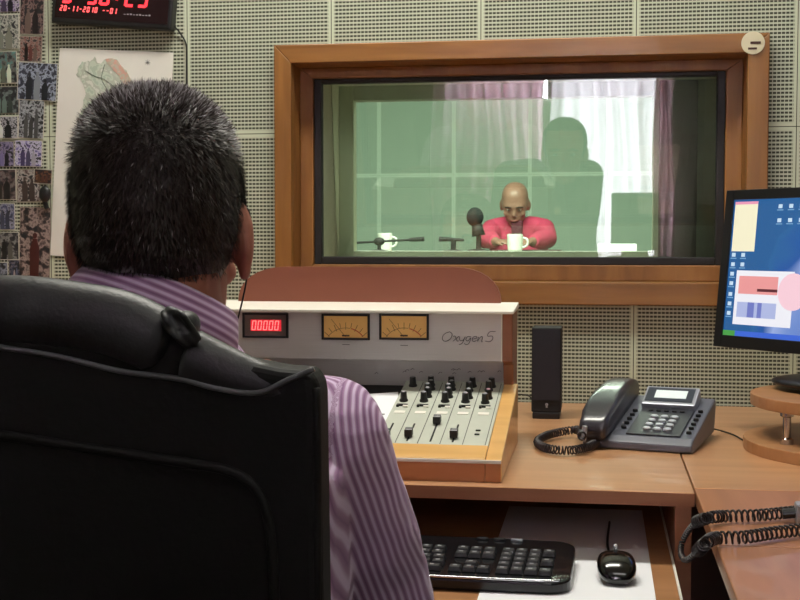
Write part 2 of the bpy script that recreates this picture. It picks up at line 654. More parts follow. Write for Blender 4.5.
sb0, sb1 = BI[1] + .012, at(697, 150, y=.385).x
bm = BM(); box(bm, sb0, sb1, .374, .384, RV[2] + .002, RV[3] - .002); o = obj('side_board', bm, mat('side_board_brown', srgb(122, 108, 98), .6), w1, bevel=.001); o['label'] = 'dark board beside the far opening'
bm = BM(); frame_ring(bm, (RV[0], RV[1], RV[2], RV[3]), BI, 0.385, 0.42); obj('booth_side_frame', bm, mat('booth_frame', srgb(196, 196, 172), 0.5), w1, bevel=.002)
bm = BM(); prism(bm, [(.300, RV[3]), (.306, RV[3]), (.372, RV[2]), (.366, RV[2])], RV[0], RV[1], 'x'); o = obj('glass_pane', bm, M_GLASS, w1); o['label'] = 'second pane, leaning'
# round sticker on the top right corner of the casing
sc = at(753, 43, y=-0.027)
st = thing('round_sticker', 'small round white sticker at top right corner of the wooden window frame', 'sticker', sc)
bm = BM(); lathe(bm, [(0.0215, 0), (0.0215, 0.0012), (0.020, 0.0016)], sc, 32, Matrix.Rotation(PI / 2, 4, 'X')); obj('disc', bm, mat('sticker_cream', srgb(214, 206, 176), 0.5), st)
bm = BM(); box(bm, sc.x - .005, sc.x + .014, sc.y - .0024, sc.y - .0016, sc.z - .002, sc.z + .0025, None)
box(bm, sc.x - .009, sc.x + .007, sc.y - .0024, sc.y - .0016, sc.z - .0125, sc.z - .0085, None)
obj('dark_mark', bm, mat('sticker_mark', srgb(70, 40, 30), 0.6), st)

# booth shell
BX0, BX1, BY0, BY1, BZ0, BZ1 = -2.6, 1.7, 0.42, 6.05, 0.25, 3.0
bm = BM(); box(bm, BX0, BX1, BY1, BY1 + .1, BZ0, BZ1); struct(obj('wall_booth_back', bm, M_BOOTH))
bm = BM(); box(bm, BX0 - .1, BX0, BY0, BY1, BZ0, BZ1); struct(obj('wall_booth_left', bm, M_BSIDE))
bm = BM(); box(bm, BX1, BX1 + .1, BY0, BY1, BZ0, BZ1); struct(obj('wall_booth_right', bm, M_BSIDE))
bm = BM(); frame_ring(bm, (BX0, BX1, BZ0, BZ1), (RV[0], RV[1], RV[2], RV[3]), 0.40, 0.425); struct(obj('wall_booth_front', bm, M_BSIDE))
bm = BM(); box(bm, BX0, BX1, BY0, BY1, BZ0 - .1, BZ0); struct(obj('floor_booth', bm, M_FLOOR))
bm = BM(); box(bm, BX0, BX1, BY0, BY1, BZ1, BZ1 + .1); struct(obj('ceiling_booth', bm, M_CEIL))

# ceiling lamps of the control room; the rear one is added fill
lt = thing('ceiling_lamp', 'added unseen fill lamp on the ceiling behind the camera', 'lamp', (0.45, -2.35, 2.6))
bm = BM(); box(bm, -0.12, 1.02, -2.52, -2.18, 2.55, 2.60); obj('lamp_body', bm, M_CEIL, lt, bevel=.004)
bm = BM(); box(bm, -0.10, 1.00, -2.50, -2.20, 2.54, 2.55); obj('diffuser', bm, emis('lamp_diffuser', (1, .97, .88, 1), 2.0), lt)
lt = thing('ceiling_lamp', 'white fluorescent ceiling lamp above the control desk', 'lamp', (-0.35, -0.62, 2.6))
bm = BM(); box(bm, -0.92, 0.22, -0.79, -0.45, 2.55, 2.60); obj('lamp_body', bm, M_CEIL, lt, bevel=.004)
bm = BM(); box(bm, -0.90, 0.20, -0.77, -0.47, 2.54, 2.55); obj('diffuser', bm, emis('lamp_diffuser', (1, .97, .88, 1), 3.0), lt)

# ------------------------------------------------------------------ desk
TOP = 0.74
dk = thing('control_desk', 'long beech control desk under the booth window', 'desk', (-0.6, -0.4, 0))
bm = BM(); box(bm, -1.62, 0.121, -0.862, -0.004, TOP - .018, TOP); obj('desktop', bm, M_DESK, dk, bevel=.0015)
bm = BM(); box(bm, -1.62, 0.121, -0.8632, -0.862, TOP - .0175, TOP - .0008); o = obj('front_edge', bm, M_BAND, dk); o['label'] = 'darker edge banding'
bm = BM(); box(bm, 0.098, 0.119, -0.84, -0.01, 0, TOP - .018); obj('side_panel', bm, M_BAND, dk, bevel=.001)
bm = BM(); box(bm, -1.62, -1.60, -0.84, -0.01, 0, TOP - .018); obj('side_panel', bm, M_DESKE, dk)
bm = BM(); box(bm, -1.60, 0.098, -0.36, -0.345, 0.25, TOP - .018); obj('back_panel', bm, M_DARKW, dk)
bm = BM()
tr = thing('keyboard_tray', 'pull-out wooden keyboard shelf under the desk edge', 'tray', (-0.4, -0.95, 0.63))
TZ = 0.65
bm = BM(); box(bm, -0.85, 0.0935, -1.11, -0.50, TZ - .016, TZ); obj('shelf_board', bm, M_DESKE, tr, bevel=.001)
bm = BM(); box(bm, 0.0935, 0.0965, -1.11, -0.50, TZ - .016, TZ + .0006); o = obj('edge_strip', bm, M_CAP, tr); o['label'] = 'pale edge banding'
cr = thing('corner_desk', 'beech corner desk top to the right of the phone', 'desk', (0.6, -0.4, 0))
bm = BM(); box(bm, 0.123, 1.2, -0.829, -0.004, TOP - .018, TOP); obj('desktop', bm, M_DESK, cr, bevel=.0015)
bm = BM(); box(bm, 1.17, 1.19, -0.80, -0.02, 0, TOP - .018); obj('side_panel', bm, M_DESKE, cr)
bm = BM(); box(bm, 0.123, 1.17, -0.34, -0.325, 0.0, TOP - .018); obj('back_panel', bm, M_DARKW, cr)  # dark panel added to stand for the blackness in the gap
rd = thing('return_desk', 'beech return desk running towards the viewer at lower right', 'desk', (0.5, -1.2, 0))
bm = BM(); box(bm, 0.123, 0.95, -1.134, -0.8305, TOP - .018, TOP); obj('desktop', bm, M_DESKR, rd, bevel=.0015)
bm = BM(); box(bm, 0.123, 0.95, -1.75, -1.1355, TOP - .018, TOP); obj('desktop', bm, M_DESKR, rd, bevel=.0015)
bm = BM(); box(bm, 0.90, 0.92, -1.72, -0.84, 0, TOP - .018); obj('side_panel', bm, M_DARKW, rd)
bm = BM(); box(bm, 0.30, 0.90, -1.72, -1.70, 0, TOP - .018); obj('end_panel', bm, M_DARKW, rd)

# white paper lying on the tray
pa, pb = at(516, 528, z=TZ), at(652, 528, z=TZ)
bm = BM(); box(bm, -0.135, 0.066, -1.105, -0.56, TZ + .0002, TZ + .0012)
tag(obj('paper_sheet', bm, M_PAPER), 'large white paper sheet on the keyboard shelf under the mouse', 'paper')

# ------------------------------------------------------------------ mixing console
XL, XR = -0.66, -0.1260
XB = -0.1325
TB = .016
YF, YBk = -0.835, -0.50
ZF, ZB = 0.771, 0.833
mc = thing('mixing_console', 'wood-cheeked radio mixing console with faders, two needle meters and back board', 'mixing console', (-0.4, -0.6, TOP))
TH = 0.022
slope = (ZB - ZF) / (YBk - YF)
zs = lambda y: ZF + slope * (y - YF)
for xa in (XR - TH, XL):
    bm = BM(); prism(bm, [(YF, TOP), (YF, ZF - .002), (YBk, ZB + .001), (YBk, TOP)], xa, xa + TH, 'x'); o = obj('cheek', bm, M_CONW, mc, bevel=.002)
    bm = BM(); prism(bm, [(YF - .0015, TOP + .001), (YF - .0015, ZF - .003), (YF, ZF - .003), (YF, TOP + .001)], xa + .001, xa + TH - .001, 'x'); obj('cheek_front', bm, M_CONF, mc)
xi0, xi1 = XL + TH, XR - TH
PNX = at(405, 384, y=-0.505).x      # left end of the fader panel
YP = -0.785
bm = BM(); box(bm, xi0, xi1, YF, YF + .012, TOP, ZF - .003); obj('front_board', bm, M_CONF, mc)
bm = BM(); prism(bm, [(YF, ZF - .003), (YP, zs(YP) - .003), (YP, zs(YP) + .001), (YF, ZF)], xi0, xi1, 'x'); obj('arm_rest', bm, M_CONW, mc, bevel=.001)
bm = BM(); box(bm, xi0, xi1 + TH, YF - .002, YF, ZF - .006, ZF - .001); o = obj('edge_trim', bm, M_CAP, mc, bevel=.001); o['label'] = 'pale edge trim'
bm = BM(); prism(bm, [(YP, TOP + .004), (YP, zs(YP)), (YBk + .02, zs(YBk + .02)), (YBk + .02, TOP + .004)], PNX, xi1, 'x'); pn = obj('fader_panel', bm, M_PANEL, mc, bevel=.001)
bm = BM(); prism(bm, [(YP, TOP + .002), (YP, zs(YP) - .006), (YBk, zs(YBk) - .006), (YBk, TOP + .002)], xi0, PNX - .001, 'x'); obj('script_tray', bm, M_BLACKM, mc)
# frame of reference lying in the sloped panel: local x right, y up the slope, z out
ang = math.atan(slope)
PM = Matrix.Translation((0, YP, zs(YP))) @ Matrix.Rotation(ang, 4, 'X')
pinv = PM.inverted()


def on_panel(px, py):
    """point of the sloped panel seen at a pixel, in panel coordinates"""
    d0 = at(px, py, y=-0.9); d1 = at(px, py, y=-0.3)
    a, b = pinv @ d0, pinv @ d1
    t = a.z / (a.z - b.z)
    return a.lerp(b, t)


cols = [on_panel(x, 432) for x in (389, 411, 434, 456, 477.5)]
cx = [c.x for c in cols]
pitch = (cx[4] - cx[0]) / 4
dark = M_BLACKM
Lp = (YBk - YP) / math.cos(ang)
bm = BM()
for i in range(6):
    x = cx[0] + pitch * (i - .5)
    if x < PNX + .003:
        continue
    box(bm, x - .0005, x + .0005, .004, Lp - .002, 0, .0006, PM)
obj('strip_line', bm, mat('strip_line_grey', srgb(92, 92, 88), 0.6), mc)
caps = [(389, 435), (410.5, 434), (438.5, 421), (455.5, 435)]
for i, (qx, qy) in enumerate(caps):
    bm = BM(); box(bm, cx[i] - .0012, cx[i] + .0012, .012, .085, 0, .0008, PM); obj('fader_slot', bm, dark, mc)
    y = on_panel(qx, qy + 3).y
    bm = BM()
    prism(bm, [(y - .007, .002), (y - .006, .013), (y - .001, .010), (y + .001, .010), (y + .006, .013), (y + .007, .002)], cx[i] - .0055, cx[i] + .0055, 'x', PM)
    fk = obj('fader_knob', bm, M_BLACK, mc, bevel=.001)
    bm = BM(); box(bm, cx[i] - .005, cx[i] + .005, y - .0008, y + .0008, .0101, .0108, PM)
    obj('pointer_line', bm, M_KEYL, fk)
for i in range(5):
    yl = on_panel(400, 412).y
    bm = BM(); box(bm, cx[i] - .007, cx[i] + .009, yl - .006, yl + .005, 0, .0008, PM); o = obj('label_strip', bm, M_CAP, mc)
    yb = on_panel(400, 407).y
    bm = BM()
    box(bm, cx[i] - .008, cx[i] + .009, yb + .004, yb + .0075, 0, .0035, PM)
    box(bm, cx[i] - .008, cx[i] - .004, yb, yb + .0075, 0, .0035, PM)
    obj('bracket_switch', bm, M_BLACK, mc, bevel=.0006)
    bm = BM(); box(bm, cx[i] + .002, cx[i] + .010, yb - .002, yb + .003, 0, .003, PM); obj('white_button', bm, M_CAP, mc, bevel=.0006)
rows = {0: (399, 384), 1: (399, 394.5, 390.5, 387, 383), 2: (399, 394.5, 390.5, 387, 383), 3: (399, 395, 388, 383.5), 4: (399.5, 395, 387, 383.5)}
for i, rr in rows.items():
    for j, yq in enumerate(rr):
        y = min(on_panel(430, yq + 2.5).y, Lp - .016)
        c = PM @ Vector((cx[i] + (0.002 if j % 2 else -.001), y, 0))
        R = Matrix.Rotation(ang, 4, 'X')
        bm = BM(); lathe(bm, [(.0068, 0), (.0068, .002), (.0054, .004), (.0048, .0145), (.004, .0155)], c, 14, R)
        kb = obj('rotary_knob', bm, M_BLACK, mc, smooth=False, bevel=.0004)
        bm = BM(); lathe(bm, [(.0034, .0155), (.0026, .0163)], c, 12, R)
        m_cap = M_KEYL if (i, j) != (4, 1) else mat('mauve_knob_cap', srgb(150, 110, 120), 0.5)
        obj('knob_cap', bm, m_cap, kb)
for k in range(2):
    y = on_panel(477, 431 + 4 * k).y
    bm = BM(); box(bm, cx[4] - .003, cx[4] + .004, y - .0018, y + .0018, 0, .002, PM); obj('push_button', bm, M_BLACK, mc, bevel=.0004)
# meter bridge
YM = -0.535
zm = lambda py: at(450, py, y=YM).z
zt, zl = at(450, 311, y=YM).z, at(450, 361, y=YM).z
bm = BM(); prism(bm, [(YM, zl), (YM, zt), (-0.44, zt), (-0.44, TOP + .03), (YM + .045, zl - .045), (YM + .030, zl - .003)], xi0, XB - TB, 'x')
br = obj('meter_bridge', bm, M_METAL, mc, bevel=.001)
for xa in (XB - TB, XL):
    bm = BM(); prism(bm, [(YM - .001, zl), (YM - .001, zt), (-0.43, zt), (-0.43, TOP), (YM + .05, TOP), (YM + .02, zl - .006)], xa, xa + TB, 'x'); obj('bridge_cheek', bm, M_CONB, mc, bevel=.0012)
bm = BM(); box(bm, XB - TB - .0015, XB - TB, YM - .0025, YM, zl, zt); obj('cheek_edge', bm, M_CAP, mc)
ct = at(450, 302, y=YM + .07).z
bm = BM(); prism(bm, [(YM - .022, zt - .003), (YM - .022, zt + .0015), (YM + .10, zt + .0095), (YM + .10, zt)], XL - .002, XB + .003, 'x'); o = obj('bridge_top', bm, M_CAP, mc, bevel=.001); o['label'] = 'pale top ledge'
# rounded back board
yb_ = YM + .085
zb0 = zt + .004
za = at(370, 267, y=yb_).z
xl_, xr_ = at(238, 300, y=yb_).x, at(501, 300, y=yb_).x
xs1, xs2 = at(285, 267, y=yb_).x, at(455, 267, y=yb_).x
poly = [(xl_, zb0)]
for k in range(9):
    a = PI - k / 8 * PI / 2
    poly.append((xs1 + (xs1 - xl_) * math.cos(a) * 1.0, zb0 + (za - zb0) * math.sin(a) ** .8))
for k in range(9):
    a = PI / 2 - k / 8 * PI / 2
    poly.append((xs2 + (xr_ - xs2) * math.cos(a), zb0 + (za - zb0) * math.sin(a) ** .8))
bm = BM(); prism(bm, poly, yb_, yb_ + .016); obj('back_board', bm, M_ARCH, mc)
bm = BM()
pp = [Vector((x, yb_ - .0005, z)) for x, z in poly]
loft(bm, pp, .0013, n=6, up=(0, 1, 0)); obj('board_edge', bm, M_CAP, mc)


def meter(px0, px1, py0, py1, name):
    a, b = at(px0, py1, y=YM), at(px1, py0, y=YM)
    x0, x1, z0, z1 = a.x, b.x, a.z, b.z
    t = .0035
    bm = BM(); frame_ring(bm, (x0, x1, z0, z1), (x0 + t, x1 - t, z0 + t, z1 - t), YM - .004, YM + .001)
    fr = obj(name, bm, M_BLACK, mc, bevel=.0006)
    return fr, x0 + t, x1 - t, z0 + t, z1 - t


M_DIAL = mat('meter_dial', srgb(206, 160, 96), 0.6, var=0.06, scale=30, emit=srgb(230, 170, 90), es=0.12)
M_DIALR = mat('meter_red', srgb(196, 80, 50), 0.6)
M_TICK = mat('meter_tick', srgb(60, 40, 24), 0.6)
for px0, px1 in ((322, 370), (379.5, 429)):
    fr, x0, x1, z0, z1 = meter(px0, px1, 314, 339.5, 'needle_meter')
    bm = BM(); box(bm, x0, x1, YM - .0012, YM + .0005, z0, z1); obj('dial', bm, M_DIAL, fr)
    bm = BM()
    w, h = x1 - x0, z1 - z0
    cxm = (x0 + x1) / 2
    cz = z0 - h * .55
    R0 = h * 1.25
    for k in range(9):
        a = math.radians(140 - k * 12.5)
        l = .18 if k % 2 else .26
        p = Vector((cxm + R0 * 1.05 * math.cos(a) * 1.0, YM - .0016, cz + R0 * math.sin(a)))
        q = Vector((cxm + R0 * (1.05 - l) * math.cos(a), YM - .0016, cz + R0 * (1 - l) * math.sin(a)))
        loft(bm, [p, q], .00035, n=4)
    arc = [Vector((cxm + R0 * .82 * math.cos(math.radians(a)), YM - .0016, cz + R0 * .80 * math.sin(math.radians(a)))) for a in range(145, 75, -6)]
    loft(bm, arc, .0003, n=4, up=(0, 1, 0))
    box(bm, cxm - .006, cxm + .006, YM - .0018, YM - .0012, z0 + .002, z0 + .0045)
    obj('scale_marks', bm, M_TICK, fr)
    arc = [Vector((cxm + R0 * .82 * math.cos(math.radians(a)), YM - .0016, cz + R0 * .80 * math.sin(math.radians(a)))) for a in range(76, 38, -6)]
    bm = BM(); loft(bm, arc, .0007, n=4, up=(0, 1, 0)); obj('red_arc', bm, M_DIALR, fr)
    bm = BM(); loft(bm, [Vector((cxm, YM - .002, z0 + .001)), Vector((cxm - w * .33, YM - .002, z1 - .005))], .0003, n=4); obj('needle', bm, M_TICK, fr)
    zc = at(450, 346, y=YM).z
    bm = BM(); box(bm, cxm - .006, cxm + .006, YM - .0004, YM + .0005, zc - .0006, zc + .0006); obj('small_print', bm, mat('print_grey', srgb(120, 118, 118), .6), mc)
SEG = {'0': 'abcdef', '1': 'bc', '2': 'abged', '3': 'abgcd', '5': 'afgcd', '8': 'abcdefg', '-': 'g'}


def seven(bm, ch, x, z, w, h, t, M, slant=0.12):
    def bar(x0, x1, z0, z1):
        vs = box(bm, x0, x1, -.0006, 0, z0, z1)
        for v in vs:
            v.co.x += slant * v.co.z
            v.co = M @ (v.co + Vector((x, 0, z)))
    if ch == ':':
        bar(w * .3, w * .3 + t, h * .25, h * .25 + t); bar(w * .3, w * .3 + t, h * .65, h * .65 + t)
        return
    for s in SEG[ch]:
        {'a': lambda: bar(t * .6, w - t * .6, h - t, h), 'd': lambda: bar(t * .6, w - t * .6, 0, t), 'g': lambda: bar(t * .6, w - t * .6, h / 2 - t / 2, h / 2 + t / 2),
         'b': lambda: bar(w - t, w, h / 2 + t * .3, h - t * .4), 'c': lambda: bar(w - t, w, t * .4, h / 2 - t * .3),
         'f': lambda: bar(0, t, h / 2 + t * .3, h - t * .4), 'e': lambda: bar(0, t, t * .4, h / 2 - t * .3)}[s]()


def numerals(name, text, x, z, w, h, t, gap, M, m, parent):
    for i, ch in enumerate(text):
        if ch == ' ':
            continue
        bm = BM(); seven(bm, ch, x + i * (w + gap), z, w, h, t, M)
        obj(name, bm, m, parent)


M_DISP = mat('display_face', srgb(70, 34, 34), 0.3, var=.05)
M_DISPC = mat('display_face_clear', srgb(120, 106, 100), 0.3, var=.05)
fr, x0, x1, z0, z1 = meter(243, 288.5, 313, 337.5, 'red_counter')
bm = BM(); box(bm, x0, x1, YM - .0012, YM + .0005, z0, z1); obj('display_face', bm, M_DISPC, fr)
w = (x1 - x0)
bm = BM(); box(bm, x0 + w * .14, x1 - w * .12, YM - .0016, YM - .0011, z0 + .0075, z1 - .0075); obj('lit_window', bm, emis('counter_glow', (1.0, .03, .05, 1), .75), fr)
numerals('digit', '00000', x0 + w * .165, z0 + .0090, w * .095, (z1 - z0) - .018, .0013, w * .042, Matrix.Translation((0, YM - .0018, 0)), emis('counter_digit', (1.0, .22, .20, 1), 1.6), fr)
fr, x0, x1, z0, z1 = meter(190, 234.5, 313, 338, 'red_counter')
bm = BM(); box(bm, x0, x1, YM - .0012, YM + .0005, z0, z1); obj('display_face', bm, M_DISPC, fr)
numerals('digit', '000', x0 + .006, z0 + .004, .006, (z1 - z0) - .008, .0011, .003, Matrix.Translation((0, YM - .0018, 0)), M_REDH, fr)
# handwriting style name on the bridge
H = {
    'O': [[(.55, 1), (.2, .8), (.05, .4), (.2, .05), (.5, .0), (.8, .3), (.85, .75), (.6, 1), (.45, .95)]],
    'x': [[(.0, .5), (.15, .55), (.4, .05), (.55, .05)], [(.5, .55), (.05, 0)]],
    'y': [[(.0, .5), (.1, .1), (.35, .1), (.5, .5)], [(.5, .5), (.35, -.2), (.1, -.35)]],
    'g': [[(.45, .5), (.15, .5), (.05, .2), (.25, .05), (.45, .4), (.4, -.2), (.15, -.35), (.0, -.2)]],
    'e': [[(.05, .25), (.4, .35), (.35, .55), (.1, .45), (.05, .15), (.25, .0), (.45, .1)]],
    'n': [[(.05, .5), (.05, 0), (.2, .45), (.4, .5), (.42, 0), (.5, 0)]],
    '5': [[(.8, 1.1), (.3, 1.05), (.2, .6), (.6, .6), (.7, .3), (.5, .0), (.1, .05)]],
}
pa, pb = at(441, 345, y=YM), at(495, 326, y=YM)
hh = .0145
bm = BM()
x = 0
lines = []
for ch, adv in (('O', 1.0), ('x', .55), ('y', .55), ('g', .55), ('e', .5), ('n', .62), ('5', .8)):
    for ln in H[ch]:
        sm = spline([(p[0], 0, p[1]) for p in ln], 4) if len(ln) > 2 else [Vector((p[0], 0, p[1])) for p in ln]
        lines.append([((q.x + x) + .18 * q.z, q.z) for q in sm])
    x += adv
sx = (pb.x - pa.x) / (x + .15)
lines = [[(p[0] * sx, p[1] * hh) for p in ln] for ln in lines]
strokes(bm, lines, .00055, Matrix.Translation((pa.x, YM - .0008, at(441, 341, y=YM).z)), 4)
o = obj('name_lettering', bm, mat('engraved_grey', srgb(86, 84, 92), .6), mc)
bm = BM()
random.seed(3)
for k in range(14):
    px = random.uniform(375, 500)
    c = at(px, random.uniform(369, 374), y=YM + .036)
    loft(bm, [c + Vector((-.003, -.0022, -.001)), c + Vector((.000, -.0022, .0014)), c + Vector((.003, -.0022, 0))], .0004, n=4)
obj('worn_marks', bm, mat('worn_dark', srgb(70, 66, 68), .6), mc)

# papers lying in the console's script tray
for i, (pts, lab) in enumerate(((((352, 392), (398, 389), (399, 399), (384, 425), (345, 425)), 'white paper sheet lying beside the faders in front of the meters'),)):
    c = [on_panel(px, py) for px, py in pts]
    bm = BM(); prism(bm, [(p.x, p.y) for p in c], -.0058, -.0048, 'z', PM); o = obj('paper_sheet', bm, M_PAPER); tag(o, lab, 'paper')
    bm = BM()
    p = on_panel(382, 411)
    box(bm, p.x - .006, p.x + .004, p.y - .003, p.y + .001, -.0048, -.0044, PM)
    obj('printed_line', bm, M_KEY, o)

# ------------------------------------------------------------------ small speaker
p0, p1 = at(530.5, 419, z=TOP), at(561.5, 419, z=TOP)
sw = (p1.x - p0.x)
sp = thing('computer_speaker', 'slim black computer speaker standing against the wall', 'speaker', ((p0.x + p1.x) / 2, -0.20, TOP))
bm = BM(); prism(bm, [(-.032, .012), (-.026, .163), (.045, .163), (.045, .012)], -sw / 2 + .001, sw / 2 - .001, 'x'); obj('speaker_body', bm, M_BLACKM, sp, world=False, bevel=.002)
bm = BM(); box(bm, -sw / 2 + .003, sw / 2 - .003, -.033, .045, 0, .012); obj('base', bm, M_BLACK, sp, world=False, bevel=.002)
bm = BM(); prism(bm, [(-.0345, .034), (-.0285, .160), (-.027, .160), (-.033, .034)], -sw / 2 + .003, sw / 2 - .003, 'x'); obj('grille', bm, mat('grille_cloth', srgb(28, 24, 32), .8, var=.3, scale=900), sp, world=False)
bm = BM(); lathe(bm, [(.0028, 0), (.0022, .001)], (0.001, -.0325, .026), 12, Matrix.Rotation(PI / 2, 4, 'X')); box(bm, -.0006, .0026, -.0336, -.0325, .0205, .0232); o = obj('maker_mark', bm, M_KEYL, sp, world=False)
bm = BM(); loft(bm, spline([(-sw / 2, .01, .03), (-sw / 2 - .008, .02, .035), (-sw / 2 - .03, .06, .03), (-sw / 2 - .06, .08, .004)], 6), .0012, n=6); obj('cable', bm, M_WIRE, sp, world=False, smooth=True)

# ------------------------------------------------------------------ desk phone
PR = at(692, 455, z=TOP)
PANG = math.radians(-15)
ph = thing('desk_telephone', 'grey office desk telephone with screen and curved handset', 'telephone', PR, (0, 0, PANG))
PW, PD = 0.168, 0.195
# local frame: origin front right corner, x to the right, y back
bm = BM(); prism(bm, [(0, .002), (0, .013), (.012, .021), (PD, .062), (PD + .004, .050), (PD - .01, .008), (.01, 0)], -PW, 0, 'x'); base = obj('base', bm, M_GREYP, ph, world=False, bevel=.003)
pa_ = math.atan((.062 - .021) / (PD - .012))
FM = Matrix.Translation((0, .012, .021)) @ Matrix.Rotation(pa_, 4, 'X')
bm = BM(); box(bm, -.104, -.021, .004, .120, 0, .003, FM); obj('key_plate', bm, mat('key_plate_dark', srgb(44, 46, 54), .45), ph, world=False, bevel=.001)
SM_ = FM @ Matrix.Translation((0, .122, .004)) @ Matrix.Rotation(math.radians(14), 4, 'X')
bm = BM(); box(bm, -.107, -.021, 0, .052, -.014, .006, SM_); sb = obj('screen_housing', bm, M_SILV, ph, world=False, bevel=.002)
bm = BM(); box(bm, -.103, -.027, .008, .046, .006, .0072, SM_); obj('screen_surround', bm, mat('screen_surround_dark', srgb(50, 58, 70), .3), sb, world=False)
bm = BM(); box(bm, -.089, -.038, .016, .038, .0072, .0080, SM_); obj('lcd', bm, mat('lcd_pale', srgb(214, 224, 222), .3, emit=(.8, .9, .9, 1), es=.28), sb, world=False)
proto = None
for r in range(4):
    for c in range(3):
        x, y = -.076 + c * .0158, .024 + r * .0180
        if proto is None:
            bm = BM(); lathe(bm, [(.0056, .003), (.0056, .0055), (.0042, .0068)], (0, 0, 0), 14, FM.to_3x3().to_4x4(), 1.15, .8)
            proto = obj('number_button', bm, mat('button_grey', srgb(176, 180, 188), .35), ph, world=False); o = proto
            o.location = FM @ Vector((x, y, 0))
        else:
            o = copy_part(proto, ph, FM @ Vector((x, y, 0)))
proto2 = None
spots = [(-.088 + k * .0125, .106) for k in range(5)] + [(-.011, .020 + k * .019) for k in range(6)] + [(-.113, .028 + k * .019) for k in range(5)]
for (x, y) in spots:
    if proto2 is None:
        bm = BM(); lathe(bm, [(.0034, 0), (.0034, .0036), (.0024, .0044)], (0, 0, 0), 12, FM.to_3x3().to_4x4(), 1.2, .7)
        proto2 = obj('function_button', bm, M_BLACK, ph, world=False); o = proto2
        o.location = FM @ Vector((x, y, .001))
    else:
        copy_part(proto2, ph, FM @ Vector((x, y, .001)))
for k in range(4, 6):
    pass
# handset: long arched body lying on the left cradle
prof_ = [(-.014, .016), (-.017, .034), (-.010, .046), (.010, .057), (.045, .070), (.085, .081), (.130, .090), (.175, .091), (.198, .087), (.206, .078), (.205, .062), (.19, .058), (.10, .042), (.02, .024)]
bm = BM()
for a_, b_, ins in ((-.171, -.127, .0), ):
    prism(bm, prof_, a_, b_, 'x')
bmesh.ops.bevel(bm, geom=[e for e in bm.edges if abs(e.verts[0].co.x - e.verts[1].co.x) < 1e-6], offset=.010, segments=4, profile=.6, affect='EDGES')
hs = obj('handset', bm, mat('handset_black', srgb(50, 48, 56), .28, var=.05, coat=.3), ph, world=False, smooth=True)
bm = BM(); box(bm, -.165, -.128, .03, PD - .01, .02, .048); obj('cradle', bm, M_GREYP, ph, world=False, bevel=.004)
# coiled cord loop to the left of the phone
h0 = at(582, 436, z=TOP + .03)
path = [h0, at(579, 430, z=TOP + .016), at(566, 431, z=TOP + .012), at(548, 435, z=TOP + .010), at(538, 441, z=TOP + .0085), at(543, 447, z=TOP + .0085), at(558, 450, z=TOP + .0085), at(574, 450, z=TOP + .0085), at(590, 446, z=TOP + .009), at(600, 440, z=TOP + .010)]
bm = BM(); loft(bm, helix(spline(path, 10), .0058, .0058, 10), .0014, n=5)
cd1 = obj('handset_cord', bm, M_CORD, None, smooth=True)
tag(cd1, 'black coiled handset cord looping on the desk left of the telephone', 'cord')
q = at(583, 434, z=TOP + .03)
bm = BM(); loft(bm, [q + Vector((0, 0, -.010)), q + Vector((.003, 0, .012))], [(.006, .005), (.004, .004)], n=10); o = obj('cord_plug', bm, M_SILV, cd1)
bm = BM(); loft(bm, spline([at(714, 429, z=TOP + .010), at(722, 431, z=TOP + .003), at(734, 435, z=TOP + .002), at(743, 440, z=TOP + .002)], 6), .0014, n=6)
tag(obj('phone_line', bm, M_WIRE, None, smooth=True), 'thin dark cable leading from the telephone to the right', 'cable')

# coiled headphone cord on the return desk, sagging into the gap
zc = TOP + .0088
path = [at(835, 508, z=zc), at(800, 511, z=zc), at(760, 515, z=zc), at(725, 516, z=zc), at(708, 518, z=zc + .002), at(694, 524, x=.109), at(683, 540, x=.100), at(681, 553, x=.096), at(686, 560, x=.097), at(697, 552, x=.105), at(705, 544, z=zc + .003), at(716, 538, z=zc), at(745, 537, z=zc), at(780, 532, z=zc), at(815, 529, z=zc), at(850, 530, z=zc)]
pts = spline(path, 10)


def rr(t):
    return .0062 if (t < .30 or t > .62) else .0024


bm = BM(); loft(bm, helix(pts, rr, .0068, 9), .0014, n=5)
cd2 = obj('headphone_cord', bm, M_CORD, None, smooth=True)
tag(cd2, 'black coiled cord stretched across the return desk and drooping off its edge', 'cord')
q = at(806, 513, z=TOP + .012)
jk = thing('cable_adapter', 'grey plug adapter joining the coiled cord at the right edge', 'adapter', q)
bm = BM(); box(bm, q.x - .012, q.x + .030, q.y - .012, q.y + .010, TOP, TOP + .024); obj('housing', bm, M_SILV, jk, bevel=.003)
bm = BM(); loft(bm, [q + Vector((-.026, 0, -.002)), q + Vector((-.010, 0, 0))], .006, n=12); obj('plug', bm, M_BLACK, jk)
bm = BM(); loft(bm, spline([q + Vector((.0, .0, .012)), q + Vector((.004, .004, .028)), q + Vector((.02, .01, .04)), q + Vector((.06, .02, .01))], 5), .003, n=8); o = obj('wire', bm, mat('dark_red_wire', srgb(90, 30, 30), .5), jk, smooth=True)

# ------------------------------------------------------------------ riser and monitor
rs = thing('monitor_riser', 'two-tier round wooden riser standing under the monitor', 'monitor stand', (.42, -.47, TOP))


def slab(cx_, cy_, rx, ry, z0, z1, name, m):
    bm = BM(); prism(bm, [(cx_ + rx * math.cos(a * PI / 24), cy_ + ry * math.sin(a * PI / 24)) for a in range(48)], z0, z1, 'z')
    return obj(name, bm, m, rs, bevel=.0015)


